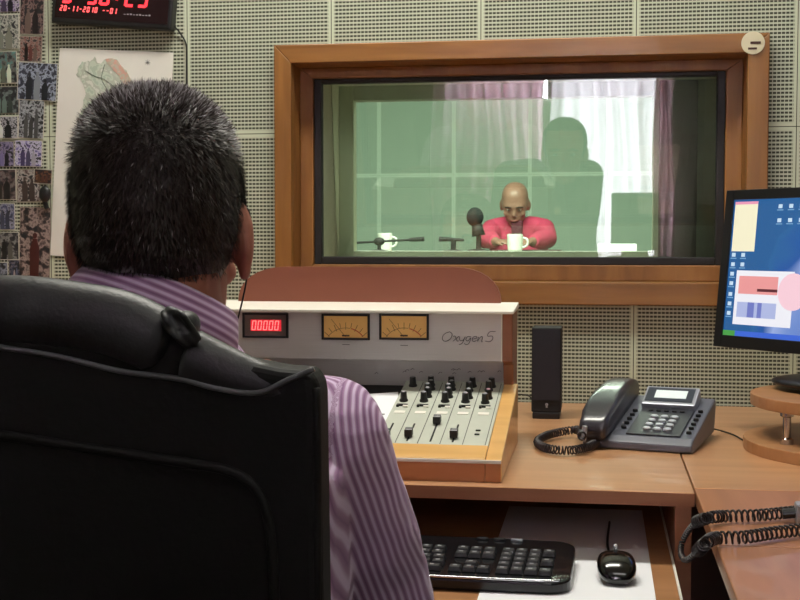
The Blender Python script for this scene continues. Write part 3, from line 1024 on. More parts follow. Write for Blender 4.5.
zl1 = TOP + .0
l1 = at(746, 440, z=TOP + .018)
ux = at(753, 397, z=TOP + .088)
slab(l1.x + .19, l1.y + .03, .19, .19, zl1, zl1 + .018, 'lower_shelf', M_DESKE)
slab(ux.x + .19, l1.y + .05, .183, .17, TOP + .066, TOP + .084, 'upper_shelf', M_DESKE)
pc = at(787, 424, y=l1.y - .03)
for (x, y) in ((pc.x, pc.y), (pc.x + .2, pc.y), (pc.x + .1, pc.y + .15)):
    bm = BM(); lathe(bm, [(.010, TOP + .018), (.010, TOP + .026), (.006, TOP + .028), (.006, TOP + .058), (.010, TOP + .060), (.010, TOP + .066)], (x, y, 0), 18); obj('post', bm, M_CHROME, rs, smooth=False)
ZU = TOP + .084
# monitor: local frame origin = left bottom front corner of the bezel
HA = math.atan(math.sin(math.radians(41)) / math.cos(math.radians(41)))
mb = at(713, 346, y=-.30)
# direction of the screen's lower edge, left to right: towards the viewer
rotz = -(PI / 2 - math.radians(41))
mo = thing('computer_monitor', 'black flat monitor showing a blue desktop at the right edge', 'monitor', (mb.x + math.cos(rotz) * .19, mb.y + math.sin(rotz) * .19, ZU), (0, 0, rotz))
MW, MH = .385, .265
bz = mb.z - ZU
tilt = math.radians(6)
MM = Matrix.Translation((-.19, 0, bz)) @ Matrix.Rotation(-tilt, 4, 'X')
bb = .0165
bm = BM(); box(bm, .001, MW - .001, .004, .030, .001, MH - .001, MM); obj('back_shell', bm, M_BLACK, mo, world=False, bevel=.004)
bm = BM(); box(bm, .08, MW - .08, .03, .055, .05, MH - .06, MM); obj('rear_housing', bm, M_BLACK, mo, world=False, bevel=.01)
bm = BM()
for (a, b, c, d) in ((0, bb, 0, MH), (MW - bb, MW, 0, MH), (bb, MW - bb, 0, bb + .004), (bb, MW - bb, MH - bb, MH)):
    box(bm, a, b, 0, .006, c, d, MM)
obj('bezel', bm, mat('bezel_black', srgb(16, 16, 22), .3), mo, world=False, bevel=.001)


def desktop_mat():
    m, nt, b = newmat('desktop_wallpaper')
    tc = N(nt, 'ShaderNodeTexCoord')
    mp = N(nt, 'ShaderNodeMapping')
    mp.inputs['Rotation'].default_value = (0, math.radians(-25), 0)
    mp.inputs['Location'].default_value = (.10, 0, 0)
    gr = N(nt, 'ShaderNodeSeparateXYZ')
    nt.links.new(tc.outputs['Object'], mp.inputs[0])
    nt.links.new(mp.outputs[0], gr.inputs[0])
    nz = N(nt, 'ShaderNodeTexNoise'); nz.inputs['Scale'].default_value = 9
    nt.links.new(tc.outputs['Object'], nz.inputs['Vector'])
    v = math_node(nt, 'ADD', math_node(nt, 'MULTIPLY', gr.outputs['X'], 3.2), math_node(nt, 'MULTIPLY', nz.outputs['Fac'], .35))
    rp = N(nt, 'ShaderNodeValToRGB')
    e = rp.color_ramp.elements
    e[0].position, e[0].color = 0.0, srgb(34, 92, 150)
    e[1].position, e[1].color = 1.0, srgb(40, 70, 160)
    for p, c in ((.02, srgb(38, 98, 156)), (.10, srgb(30, 84, 160)), (.16, srgb(150, 170, 220)), (.30, srgb(110, 140, 205)), (.5, srgb(60, 90, 180))):
        k = e.new(p); k.color = c
    nt.links.new(v, rp.inputs[0])
    b.inputs['Base Color'].default_value = (.01, .01, .01, 1)
    nt.links.new(rp.outputs[0], b.inputs['Emission Color'])
    b.inputs['Emission Strength'].default_value = 1.0
    b.inputs['Roughness'].default_value = .25
    return m


bm = BM(); box(bm, bb, MW - bb, .0035, .005, bb + .004, MH - bb, MM); scn = obj('screen', bm, desktop_mat(), mo, world=False)


def scr(name, x0, x1, z0, z1, col, lift=.0003, es=1.0, parent=scn, M=None):
    """flat lit area of the screen picture; x, z as fractions of the panel"""
    W_, H_ = MW - 2 * bb, MH - 2 * bb - .004
    bm = BM(); box(bm, bb + W_ * x0, bb + W_ * x1, .0035 - lift, .0035, bb + .004 + H_ * z0, bb + .004 + H_ * z1, MM)
    return obj(name, bm, M or emis(name + '_light', col, es), parent, world=False)


m_icon = emis('icon_light', srgb(190, 215, 235), 1.0)
m_txt = emis('icon_text_light', srgb(120, 170, 215), .8)
scr('taskbar', 0, 1, 0, .038, srgb(60, 100, 205))
scr('start_button', 0, .075, 0, .038, srgb(70, 150, 70), .0005)
scr('cream_window', .01, .15, .62, .975, srgb(238, 232, 200))
scr('window_title', .01, .15, .965, .985, srgb(230, 150, 180), .0005)
scr('player_window', .055, .40, .085, .48, srgb(232, 232, 240))
scr('player_picture', .075, .31, .31, .44, srgb(228, 150, 150), .0006)
scr('player_picture_dark', .19, .31, .33, .35, srgb(90, 40, 50), .0008)
scr('equaliser_panel', .075, .31, .14, .25, srgb(170, 180, 220), .0006)
scr('equaliser_band', .14, .18, .14, .25, srgb(110, 120, 190), .0008)
scr('equaliser_band', .20, .225, .14, .25, srgb(110, 120, 190), .0008)
W_, H_ = MW - 2 * bb, MH - 2 * bb - .004
bm = BM(); lathe(bm, [(.030, 0), (.030, .0008)], MM @ Vector((bb + W_ * .40, .0030, bb + H_ * .355)), 28, Matrix.Rotation(PI / 2 - tilt, 4, 'X')); obj('round_badge', bm, emis('badge_light', srgb(240, 200, 212), 1.0), scn, world=False)
pic = [(.026, .58), (.026, .51), (.026, .44), (.026, .37), (.026, .29), (.026, .22), (.026, .15), (.085, .58), (.085, .51)] + [(.285 + .062 * i, .93) for i in range(9)] + [(.285 + .062 * i, .83) for i in range(9)]
for i, (x, z) in enumerate(pic):
    scr('desktop_icon', x - .011, x + .011, z, z + .028, None, .0004, M=m_icon)
    scr('icon_caption', x - .018, x + .018, z - .016, z - .008, None, .0004, M=m_txt)
bm = BM(); ellipsoid(bm, (.025, .03, .0122), (.095, .075, .012)); obj('stand_foot', bm, M_BLACK, mo, world=False, smooth=True)
bm = BM(); loft(bm, [(0, .045, .012), (0, .05, .05), (0, .045, bz + .08)], [(.035, .014), (.025, .012), (.028, .012)], n=16); obj('stand_neck', bm, M_BLACK, mo, world=False, smooth=True)

# ------------------------------------------------------------------ keyboard and mouse
kx0, kx1 = -.49, -.031
kf, kbk = -1.028, -.862
KW = kx1 - kx0
kt = thing('computer_keyboard', 'black keyboard on the pull-out shelf beside the man\'s arm', 'keyboard', (kx0, kf, TZ + .0015), (0, 0, math.radians(-1.5)))
KD = kbk - kf
rc = .028
outl = []
for cx_, cy_, a0 in ((KW - rc, rc, -90), (KW - rc, KD - rc, 0), (rc, KD - rc, 90), (rc, rc, 180)):
    for k in range(7):
        a = math.radians(a0 + k * 15)
        outl.append((cx_ + rc * math.cos(a), cy_ + rc * math.sin(a)))
bm = BM(); prism(bm, outl, 0, .014, 'z')
for v in bm.verts:
    if v.co.z > .01:
        v.co.z += .010 * v.co.y / KD
kbd = obj('keyboard_body', bm, mat('keyboard_gloss', srgb(18, 18, 22), .22), kt, world=False, bevel=.003)
bm = BM(); loft(bm, spline([(.02, .004, .0150), (KW * .5, .001, .0152), (KW - .035, .003, .0155), (KW - .012, .016, .0155)], 6), .0017, n=8); o = obj('front_trim', bm, M_CHROME, kt, world=False, smooth=True)
kz = lambda y: .014 + .010 * y / KD
kp = {}


def key(x, y, w, d=.0155):
    if w not in kp:
        bm = BM()
        vs = box(bm, -w / 2, w / 2, -d / 2, d / 2, 0, .006)
        for v in vs:
            if v.co.z > .003:
                v.co.x *= 1 - .0035 / w; v.co.y = v.co.y * .78 + .0006
        o = obj('key', bm, M_KEY, kt, world=False, bevel=.0008)
        bm = BM(); box(bm, -.0030, .0018, -.0010, .0038, .006, .0063)
        lg = obj('key_legend', bm, M_KEYL, o, world=False)
        kp[w] = (o, lg)
        o.location = (x, y, kz(y))
        return
    o, lg = kp[w]
    c = copy_part(o, kt, (x, y, kz(y)))
    copy_part(lg, c)


K = .0168
yr = [.030 + K * 1.08 * i for i in range(5)]
yr.append(.030 + K * 5.6)
nx_ = KW - .022 - K * 4
ax = nx_ - K * 3.35
bx = ax - K * 13.75
nk = 0
for r in range(1, 5):
    off = {1: .35, 2: .25, 3: 0, 4: 0}[r]
    for i in range(13):
        key(bx + K * (i + .5 + off), yr[r] if r < 4 else yr[4], .0165); nk += 1
for i in range(3):
    key(bx + K * (.6 + i * 1.3), yr[0], .022)
key(bx + K * 6.6, yr[0], .098)
for i in range(3):
    key(bx + K * (10 + i * 1.3), yr[0], .022)
for i in range(3):
    key(ax + K * (i + .5), yr[0], .0165)
    key(ax + K * (i + .5), yr[3], .0165); key(ax + K * (i + .5), yr[4], .0165)
key(ax + K * 1.5, yr[1], .0165)
for r in range(5):
    for i in range(4):
        if i == 3 and r in (1, 3):
            continue
        key(nx_ + K * (i + .5), yr[r], .0165)
for i in range(3):
    bm = BM(); lathe(bm, [(.006, 0), (.006, .002), (.005, .003)], (nx_ - .030 + i * .022, KD - .010, kz(KD - .01)), 16, None, 1.3, .6); obj('media_button', bm, M_SILV if i == 2 else M_KEY, kt, world=False)

m0 = at(616.5, 586, z=TZ)
ms = thing('computer_mouse', 'small glossy black mouse on the white paper', 'mouse', (m0.x, m0.y + .026, TZ + .0014), (0, 0, math.radians(3)))
bm = BM()
pr = [(-.036, .010, .006), (-.030, .020, .020), (-.010, .0245, .031), (.012, .0235, .034), (.030, .021, .027), (.040, .015, .014)]
loft(bm, [(0, p[0], p[2] / 2) for p in pr], [(p[1], p[2] / 2) for p in pr], n=20, power=2.6, up=(0, 0, 1))
obj('mouse_body', bm, mat('mouse_gloss', srgb(12, 12, 14), .15, coat=.5), ms, world=False, smooth=True, subsurf=1)
bm = BM(); loft(bm, [(-.002, .018, .0335), (.002, .018, .0335)], .005, n=14); obj('scroll_wheel', bm, M_KEYL, ms, world=False)
bm = BM(); box(bm, -.0004, .0004, -.002, .036, .020, .0335); obj('button_gap', bm, M_BLACKM, ms, world=False)
mp_ = [(0, .038, .008), (.002, .07, .003), (-.001, .11, .002), (.000, .18, .002), (.010, .30, .002)]
bm = BM(); loft(bm, spline(mp_, 6), .0016, n=6); obj('mouse_cable', bm, M_WIRE, ms, world=False, smooth=True)

# ------------------------------------------------------------------ things on the wall
clk_c = at(118, 3, y=-.03)
RT = Matrix.Rotation(math.radians(5.0), 4, 'Y')
ck = thing('led_wall_clock', 'black digital wall clock with red numerals hung crooked above the map', 'clock', at(57, 18, y=-.001))
CM = Matrix.Translation(at(57, 24.5, y=-.001)) @ RT
cw = (at(177, 20, y=-.02).x - at(57, 20, y=-.02).x)
bm = BM(); box(bm, 0, cw, -.03, 0, 0, .105, CM); obj('case', bm, M_BLACK, ck, bevel=.004)
bm = BM(); box(bm, .008, cw - .008, -.0308, -.030, .010, .097, CM); obj('face', bm, mat('clock_face', srgb(30, 10, 14), .25), ck)
NM = CM @ Matrix.Translation((0, -.0312, 0))
numerals('date_digit', '20-11-2010', .018, .024, .0058, .0115, .0019, .0025, NM, M_REDH, ck)
numerals('date_digit', '--01', .018 + 11 * .0083, .024, .0058, .0115, .0019, .0025, NM, M_REDH, ck)
numerals('time_digit', '3:50:23', .020, .040, .0215, .048, .0055, .0055, NM, M_RED, ck)
bm = BM()
for k in range(9):
    box(bm, .156 + k * .0066, .160 + k * .0066, -.0004, 0, .024, .0255 + (k % 3) * .0008, NM)
obj('maker_print', bm, M_KEYL, ck)
bm = BM(); loft(bm, spline([at(174, 26, y=-.012), at(180, 33, y=-.006), at(186, 44, y=-.004), at(186.5, 60, y=-.004), at(186.5, 120, y=-.004), at(186.5, 260, y=-.004), at(187, 400, y=-.004)], 5), .0016, n=6); obj('power_cable', bm, M_WIRE, ck, smooth=True)

# map poster
a = at(60, 48, y=-.002)
PMx = Matrix.Translation(a) @ Matrix.Rotation(math.radians(3.6), 4, 'Y')
pw, phh = .246, .43
ps = thing('wall_map', 'white paper map poster pinned crooked behind the man\'s head', 'poster', a)
bm = BM(); box(bm, 0, pw, -.0012, 0, -phh, 0, PMx); obj('map_sheet', bm, mat('map_paper', srgb(222, 220, 214), .7, var=.02, scale=20), ps)
mapo = [(.042, -.040), (.050, -.026), (.066, -.026), (.078, -.016), (.088, -.030), (.100, -.020), (.112, -.026), (.122, -.018), (.136, -.030), (.150, -.045), (.160, -.062), (.175, -.080), (.180, -.110), (.170, -.150), (.176, -.19), (.160, -.24), (.130, -.28), (.10, -.27), (.085, -.22), (.06, -.19), (.048, -.15), (.058, -.11), (.062, -.085), (.050, -.062), (.040, -.055)]


def rough(poly, n=4, amp=.0022, seed=2):
    rnd = random.Random(seed)
    out = []
    for i, p in enumerate(poly):
        q = poly[(i + 1) % len(poly)]
        for k in range(n):
            t = k / n
            out.append((p[0] + (q[0] - p[0]) * t + rnd.uniform(-amp, amp), p[1] + (q[1] - p[1]) * t + rnd.uniform(-amp, amp)))
    return out


def blotch(name, cols, scale, rough_=.7, const=True, detail=3, loc=0):
    m, nt, b = newmat(name)
    b.inputs['Roughness'].default_value = rough_
    tc = N(nt, 'ShaderNodeTexCoord')
    mp = N(nt, 'ShaderNodeMapping')
    mp.inputs['Location'].default_value = (loc * 1.7, loc * .3, loc)
    nz = N(nt, 'ShaderNodeTexNoise')
    nz.inputs['Scale'].default_value = scale
    nz.inputs['Detail'].default_value = detail
    rp = N(nt, 'ShaderNodeValToRGB')
    if const:
        rp.color_ramp.interpolation = 'CONSTANT' if const == 1 else 'LINEAR'
    e = rp.color_ramp.elements
    n = len(cols)
    while len(e) < n:
        e.new(.5)
    for i, c in enumerate(cols):
        e[i].position = .30 + .40 * i / n
        e[i].color = c
    nt.links.new(tc.outputs['Object'], mp.inputs[0])
    nt.links.new(mp.outputs[0], nz.inputs['Vector'])
    nt.links.new(nz.outputs['Fac'], rp.inputs[0])
    nt.links.new(rp.outputs[0], b.inputs['Base Color'])
    return m


bm = BM(); prism(bm, rough(mapo), -.0020, -.0012, 'y', PMx); obj('map_country', bm, blotch('map_green', [srgb(170, 184, 168), srgb(190, 200, 184), srgb(176, 182, 168), srgb(206, 208, 198)], 60), ps)
east = [(.100, -.020), (.122, -.018), (.136, -.030), (.150, -.045), (.160, -.062), (.175, -.080), (.172, -.095), (.150, -.085), (.140, -.062), (.125, -.045), (.112, -.035)]
bm = BM(); prism(bm, rough(east, 3, .002, 5), -.0026, -.0020, 'y', PMx); obj('map_mountains', bm, blotch('map_pink', [srgb(204, 160, 146), srgb(184, 176, 158), srgb(212, 180, 168)], 120), ps)
bm = BM()
for ln in ([(.1, -.03), (.095, -.06), (.11, -.09), (.10, -.14)], [(.06, -.045), (.08, -.055), (.10, -.06), (.13, -.08)], [(.07, -.10), (.10, -.11), (.15, -.10)]):
    loft(bm, [PMx @ Vector((p.x, -.0027, p.z)) for p in spline([(q[0], 0, q[1]) for q in ln], 5)], .0006, n=4, up=(0, 1, 0))
obj('map_line', bm, mat('map_line_grey', srgb(110, 122, 112), .7), ps)
bm = BM()
for a_ in range(4):
    d = Vector((math.cos(a_ * PI / 4), 0, math.sin(a_ * PI / 4))) * .006
    c = Vector((.192, -.0016, -.022))
    loft(bm, [PMx @ (c - d), PMx @ (c + d)], .0005, n=4)
obj('compass_rose', bm, mat('compass_grey', srgb(150, 150, 150), .7), ps)

# collage of photographs at the left edge
W3 = srgb(206, 204, 196)
ph_list = [
    ((-12, -8, 20, 13), 0, 'violet and white snapshot at the top left corner of the collage', [srgb(40, 30, 50), srgb(110, 90, 130), srgb(190, 180, 190)], 46),
    ((20, -6, 44, 35), -2, 'dark red snapshot of people directly above the small red group photo', [srgb(34, 26, 28), srgb(78, 48, 46), srgb(140, 116, 106), srgb(50, 36, 40)], 40),
    ((-10, 14, 19, 50), 0, 'pale snapshot with greyish figures left of the red ones', [srgb(150, 156, 138), srgb(80, 84, 76), srgb(190, 190, 170)], 40),
    ((20, 36, 42, 62), -3, 'small red and brown group photo with a tan border', [srgb(50, 30, 30), srgb(120, 64, 56), srgb(160, 136, 120)], 60),
    ((-10, 51, 17, 84), 1, 'light green tinted snapshot at the left edge', [srgb(150, 160, 140), srgb(80, 130, 120), srgb(110, 110, 100)], 36),
    ((18, 62, 57, 101), -4, 'dark blue grey landscape snapshot sticking out beyond the collage', [srgb(34, 36, 46), srgb(60, 62, 74), srgb(42, 42, 54), srgb(170, 180, 190)], 34),
    ((-10, 86, 19, 114), 0, 'grey green snapshot left of the dark blue one', [srgb(70, 84, 78), srgb(120, 130, 120), srgb(50, 54, 54)], 44),
    ((19, 97, 44, 139), -3, 'snapshot of people in white shirts under the dark blue one', [srgb(40, 38, 42), srgb(100, 100, 100), srgb(180, 184, 180)], 48),
    ((-10, 116, 18, 139), 0, 'black and white crowd snapshot above the dark purple one', [srgb(30, 30, 34), srgb(90, 88, 90), srgb(190, 190, 186)], 56),
    ((-10, 141, 14, 167), 0, 'dark purple group snapshot at the left edge', [srgb(40, 34, 52), srgb(84, 76, 110), srgb(150, 140, 160)], 56),
    ((15, 140, 42, 167), -2, 'violet and white snapshot in the middle of the collage', [srgb(44, 36, 66), srgb(120, 110, 160), srgb(210, 206, 220)], 46),
    ((-10, 169, 16, 200), 0, 'brown grey snapshot of standing people at the left edge', [srgb(60, 52, 50), srgb(120, 112, 104), srgb(90, 70, 66)], 44),
    ((17, 169, 40, 202), 1, 'snapshot of a standing group left of the black disc', [srgb(50, 40, 40), srgb(110, 90, 84), srgb(190, 184, 170)], 50),
    ((34, 169, 52, 184), -4, 'small brown card with a bright spot above the black disc', [srgb(70, 40, 30), srgb(130, 90, 60), srgb(60, 36, 30)], 60),
    ((-10, 203, 15, 230), 0, 'blue toned snapshot at the left edge', [srgb(44, 46, 66), srgb(90, 94, 120), srgb(150, 150, 160)], 44),
    ((20, 207, 50, 280), -2, 'tall snapshot with a red dressed figure, lowest right of the collage', [srgb(52, 42, 40), srgb(100, 84, 78), srgb(170, 150, 136), srgb(76, 60, 56)], 26),
    ((-10, 232, 19, 260), 0, 'grey snapshot with pale figures near the bottom left', [srgb(80, 84, 78), srgb(140, 140, 130), srgb(60, 56, 56)], 40),
    ((-10, 262, 8, 285), 0, 'white framed snapshot at the bottom left edge', [srgb(50, 50, 60), srgb(150, 156, 164), srgb(90, 92, 100)], 60),
    ((9, 256, 20, 285), 0, 'narrow dark portrait snapshot beside the tall red one', [srgb(40, 44, 60), srgb(120, 110, 110), srgb(60, 64, 84)], 60),
]
for i, (b4, rot, lab, cols_, scl) in enumerate(ph_list):
    yy = -.0015 - .0010 * (i % 3)
    a, b = at(b4[0], b4[3], y=yy), at(b4[2], b4[1], y=yy)
    c = (a + b) / 2
    hw, hh_ = (b.x - a.x) / 2, (b.z - a.z) / 2
    t = thing('photograph', lab, 'photo', c, (0, math.radians(-rot), 0), 'snapshots pinned to the wall')
    bm = BM(); box(bm, -hw, hw, -.0004, .0004, -hh_, hh_); obj('print_border', bm, mat('photo_border', srgb(188, 184, 170) if i % 3 else srgb(140, 132, 118), .5), t, world=False)
    bd = .0015
    bm = BM(); box(bm, -hw + bd, hw - bd, -.0008, -.0004, -hh_ + bd, hh_ - bd)
    obj('picture', bm, blotch('picture_%d' % i, [(c_[0] * .8, c_[1] * .8, c_[2] * .9, 1) for c_ in cols_] + [srgb(30, 30, 34)], scl * 2.6, .35, const=2, detail=6, loc=i * 3.1), t, world=False)
    # blurred standing figures in the picture
    rnd = random.Random(i + 20)
    nf = 1 if i == 15 else rnd.choice((2, 3, 3))
    for k in range(nf):
        fx = -hw * .6 + (k + .5) * (hw * 1.2 / nf)
        fh = hh_ * rnd.uniform(.9, 1.3)
        bm = BM()
        s = min(hw / nf * .55, .012)
        ellipsoid(bm, (fx, -.0009, -hh_ + bd + fh + s * .5), (s * .42, .0003, s * .5), seg=10, rings=6)
        prism(bm, [(fx - s * .8, -hh_ + bd), (fx - s * .9, -hh_ + bd + fh * .75), (fx - s * .35, -hh_ + bd + fh), (fx + s * .35, -hh_ + bd + fh), (fx + s * .9, -hh_ + bd + fh * .75), (fx + s * .8, -hh_ + bd)], -.0011, -.0008)
        kf_ = rnd.choice((.3, .45, 1.8))
        colf = rnd.choice(cols_) if i != 15 else srgb(120, 52, 46)
        obj('pictured_figure', bm, mat('pictured_tone', tuple(min(.6, c_ * kf_) for c_ in colf[:3]) + (1,), .4), t, world=False)
c = at(45, 194, y=-.012)
bd = thing('round_black_clip', 'black round clip hanging over the edge of the snapshots', 'clip', c)
bm = BM(); ellipsoid(bm, c, (.013, .008, .017)); obj('disc', bm, M_BLACK, bd, smooth=True)
bm = BM(); loft(bm, [c + Vector((-.004, .004, -.012)), c + Vector((.001, .006, -.030))], .005, n=10); obj('tail', bm, M_BLACK, bd)

# ------------------------------------------------------------------ people


def head_volumes(bm, M, s=1.0):
    """skull, face, nose, ears in a head frame: +y is where the face looks"""
    Q = M @ Matrix.Scale(s, 4)
    ellipsoid(bm, (0, -.010, .028), (.078, .098, .094), Q, power=2.35)
    ellipsoid(bm, (0, .030, -.045), (.060, .062, .072), Q, power=2.2)
    ellipsoid(bm, (0, .062, -.098), (.030, .026, .020), Q)
    ellipsoid(bm, (0, .000, -.075), (.055, .060, .045), Q)
    ellipsoid(bm, (0, .040, .012), (.069, .054, .060), Q, power=2.3)
    ellipsoid(bm, (0, .085, .018), (.052, .014, .014), Q)                 # brow
    ellipsoid(bm, (0, .100, -.030), (.012, .016, .013), Q)                # nose tip
    loft(bm, [Q @ Vector((0, .088, .010)), Q @ Vector((0, .103, -.028))], [.007 * s, .011 * s], n=10)
    for sg in (-1, 1):
        ellipsoid(bm, (sg * .045, .068, -.030), (.022, .018, .016), Q)    # cheek
        E_ = Q @ Matrix.Translation((sg * .081, -.004, -.012)) @ Matrix.Rotation(sg * .35, 4, 'Z') @ Matrix.Rotation(-.15, 4, 'X')
        ellipsoid(bm, (0, 0, .004), (.009, .019, .031), E_, power=2.3)
        ellipsoid(bm, (0, .004, -.026), (.007, .010, .010), E_)
    ellipsoid(bm, (0, .090, -.062), (.023, .010, .006), Q)
    ellipsoid(bm, (0, .088, -.073), (.019, .010, .006), Q)


def hand_volumes(bm, wrist, fwd, up, side, s=1.0, curl=.5):
    """palm, four unequal fingers of three segments each, thumb off the side of the palm"""
    f = Vector(fwd).normalized()
    u = Vector(up); u = (u - f * u.dot(f)).normalized()
    x = f.cross(u) * side
    w = Vector(wrist)
    palm = []
    for t, rx_, rz_ in ((0, .026, .018), (.03, .034, .016), (.06, .041, .015), (.088, .042, .013)):
        palm.append((w + f * t * s, rx_ * s, rz_ * s))
    loft(bm, [p[0] for p in palm], [(p[1], p[2]) for p in palm], n=14, up=u, power=2.6)
    for k, (off, ln, r) in enumerate(((.031, .074, .0085), (.0105, .082, .0088), (-.0105, .077, .0083), (-.031, .060, .0074))):
        b = w + (f * .078 + x * off) * s
        ang = .10 + .08 * k
        spread = off * 2.2
        pts = [b]
        for q, (sl, da) in enumerate(((.46, curl * .9), (.30, curl), (.24, curl * .7))):
            ang += da * .7
            d = (f * math.cos(ang) - u * math.sin(ang) + x * spread * .35).normalized()
            pts.append(pts[-1] + d * ln * sl * s)
        pts = [b - f * .02 * s] + pts
        loft(bm, pts, [r * 1.05 * s, r * 1.05 * s, r * s, r * .92 * s, r * .7 * s], n=10, up=u)
        ellipsoid(bm, pts[-1], (r * .72 * s,) * 3, seg=8, rings=6)
    tb = w + (f * .022 + x * .024) * s
    t1 = tb + (f * .028 + x * .026 - u * .006) * s
    t2 = t1 + (f * .030 + x * .010 - u * .008) * s
    t3 = t2 + (f * .024 + x * .000 - u * .006) * s
    loft(bm, [tb, t1, t2, t3], [.014 * s, .012 * s, .0105 * s, .0075 * s], n=10, up=u)
    ellipsoid(bm, t3, (.0078 * s,) * 3, seg=8, rings=6)


def ball(bm, p, r):
    ellipsoid(bm, (0, 0, 0), (r, r, r), Matrix.Translation(p), seg=16, rings=10)


def person(name, label, base, J, skin, cloth, trousers, voxel=.006, fat=1.0, head_s=1.0, shoe=None, stripes=None, sleeve=.057, wrinkle=.003, shirt_name='shirt'):
    P = thing(name, label, 'person', base)
    V = lambda k: Vector(J[k])
    hm = J['head']
    hc = hm.translation
    neck = V('neck')
    bm = BM()
    head_volumes(bm, hm, head_s)
    back = (hm @ Vector((0, -.030, -.035)))
    nr = J.get('neck_r', .058)
    loft(bm, [back, back.lerp(neck, .5), neck, neck + Vector((0, .0, -.06))], [(nr, nr * 1.05), (nr, nr), (nr * 1.05, nr), (nr * 1.4, nr * 1.2)], n=18, up=(0, 1, 0))
    pel, chest = V('pelvis'), V('chest')
    loft(bm, [pel, pel.lerp(chest, .5), chest, neck - Vector((0, 0, .05))], [(.150 * fat, .11 * fat), (.135 * fat, .105 * fat), (.155 * fat, .105), (.11, .07)], n=20, up=(0, 1, 0))
    for s in 'LR':
        sh, el, wr = V('sh' + s), V('el' + s), V('wr' + s)
        loft(bm, [chest.lerp(sh, .5) + Vector((0, 0, .05)), sh], [.06, .052], n=14)
        ball(bm, sh, .052)
        loft(bm, [sh, sh.lerp(el, .5), el], [.048, .045, .039], n=14)
        ball(bm, el, .040)
        loft(bm, [el, el.lerp(wr, .35), wr], [.040, .038, .026], n=14)
        hand_volumes(bm, wr, J['hf' + s], J.get('hu', (0, 0, 1)), -1 if s == 'L' else 1, .98, J.get('curl', .5))
        hp_, kn, an = V('hp' + s), V('kn' + s), V('an' + s)
        loft(bm, [pel, hp_], [.10, .085], n=14)
        loft(bm, [hp_, hp_.lerp(kn, .5), kn], [.082, .072, .052], n=16)
        ball(bm, kn, .053)
        loft(bm, [kn, kn.lerp(an, .35), an], [.052, .050, .034], n=14)
        ff = Vector(J.get('foot', (0, 1, 0)))
        loft(bm, [an - ff * .03 + Vector((0, 0, -.03)), an + ff * .07 + Vector((0, 0, -.045)), an + ff * .16 + Vector((0, 0, -.055))], [(.034, .034), (.040, .03), (.034, .02)], n=14)
    obj('body', remesh(bm, voxel, 2), skin, P, smooth=True)
    # shirt
    bm = BM()
    loft(bm, [pel + Vector((0, 0, -.02)), pel.lerp(chest, .3), pel.lerp(chest, .7), chest + Vector((0, 0, .02)), neck + Vector((0, -.005, -.055)), neck + Vector((0, -.005, -.022))],
         [(.175 * fat, .135 * fat), (.172 * fat, .132 * fat), (.178 * fat, .13 * fat), (.175 * fat, .12), (.105, .085), (.072, .074)], n=24, up=(0, 1, 0), power=2.3)
    for s in 'LR':
        sh, el, wr = V('sh' + s), V('el' + s), V('wr' + s)
        tr_ = J.get('trap', 0)
        loft(bm, [neck + Vector((0, 0, -.07 - tr_)), (neck + sh) / 2 + Vector((0, 0, -.008 - tr_)), sh], [.07, .066, sleeve + .004], n=18)
        ball(bm, sh, sleeve + .004)
        loft(bm, [sh, sh.lerp(el, .5), el], [sleeve + .003, sleeve, sleeve - .006], n=20)
        ball(bm, el, sleeve - .005)
        w_ = el.lerp(wr, .93)
        loft(bm, [el, el.lerp(wr, .5), w_], [sleeve - .008, sleeve - .012, .034], n=18)
    sb_ = remesh(bm, voxel * .85, 3)
    for v in sb_.verts:
        n = noise.noise(v.co * 14) * wrinkle + noise.noise(v.co * 31 + Vector((3, 1, 2))) * wrinkle * .45
        v.co += v.normal * n
    so = obj(shirt_name, sb_, cloth, P, smooth=True)
    if stripes:
        base_v = Vector(root_of(so).location)
        at_ = so.data.attributes.new('stripe', 'FLOAT', 'POINT')
        for i, v in enumerate(so.data.vertices):
            at_.data[i].value = stripes(v.co + base_v, J)
    bm = BM()
    for s in 'LR':
        hp_, kn, an = V('hp' + s), V('kn' + s), V('an' + s)
        loft(bm, [pel + Vector((0, 0, .02)), hp_], [.108, .100], n=16)
        ball(bm, hp_, .102)
        loft(bm, [hp_, hp_.lerp(kn, .5), kn], [.094, .084, .066], n=18)
        ball(bm, kn, .066)
        loft(bm, [kn, kn.lerp(an, .4), an + Vector((0, 0, .01))], [.066, .062, .052], n=16)
    ball(bm, pel, .105)
    obj('trousers', remesh(bm, voxel * 1.2, 2), trousers, P, smooth=True)
    for s in 'LR':
        an = V('an' + s)
        ff = Vector(J.get('foot', (0, 1, 0)))
        z0 = an.z - .085
        bm = BM()
        loft(bm, [an + Vector((0, 0, z0 - an.z + .04)) - ff * .06, an + Vector((0, 0, z0 - an.z + .042)) + ff * .04, an + Vector((0, 0, z0 - an.z + .034)) + ff * .14, an + Vector((0, 0, z0 - an.z + .028)) + ff * .20], [(.036, .040), (.044, .042), (.046, .034), (.030, .022)], n=18, power=2.4, up=(0, 0, 1))
        obj('shoe', bm, M_BLACK, P, smooth=True)
    # eyes and lips
    Q = hm @ Matrix.Scale(head_s, 4)
    for sg in (-1, 1):
        bm = BM(); ellipsoid(bm, (sg * .030, .083, .000), (.013, .010, .008), Q, seg=12, rings=8); e = obj('eye', bm, mat('eye_white', srgb(200, 195, 190), .2), P, smooth=True)
        bm = BM(); ellipsoid(bm, (sg * .030, .091, -.001), (.0055, .003, .0055), Q, seg=10, rings=6); obj('iris', bm, M_BLACK, e, smooth=True)
        bm = BM(); loft(bm, [Q @ Vector((sg * .014, .098, .016)), Q @ Vector((sg * .030, .099, .021)), Q @ Vector((sg * .050, .086, .014))], .004, n=8); obj('eyebrow', bm, mat('brow_hair', srgb(50, 40, 36), .8), P)
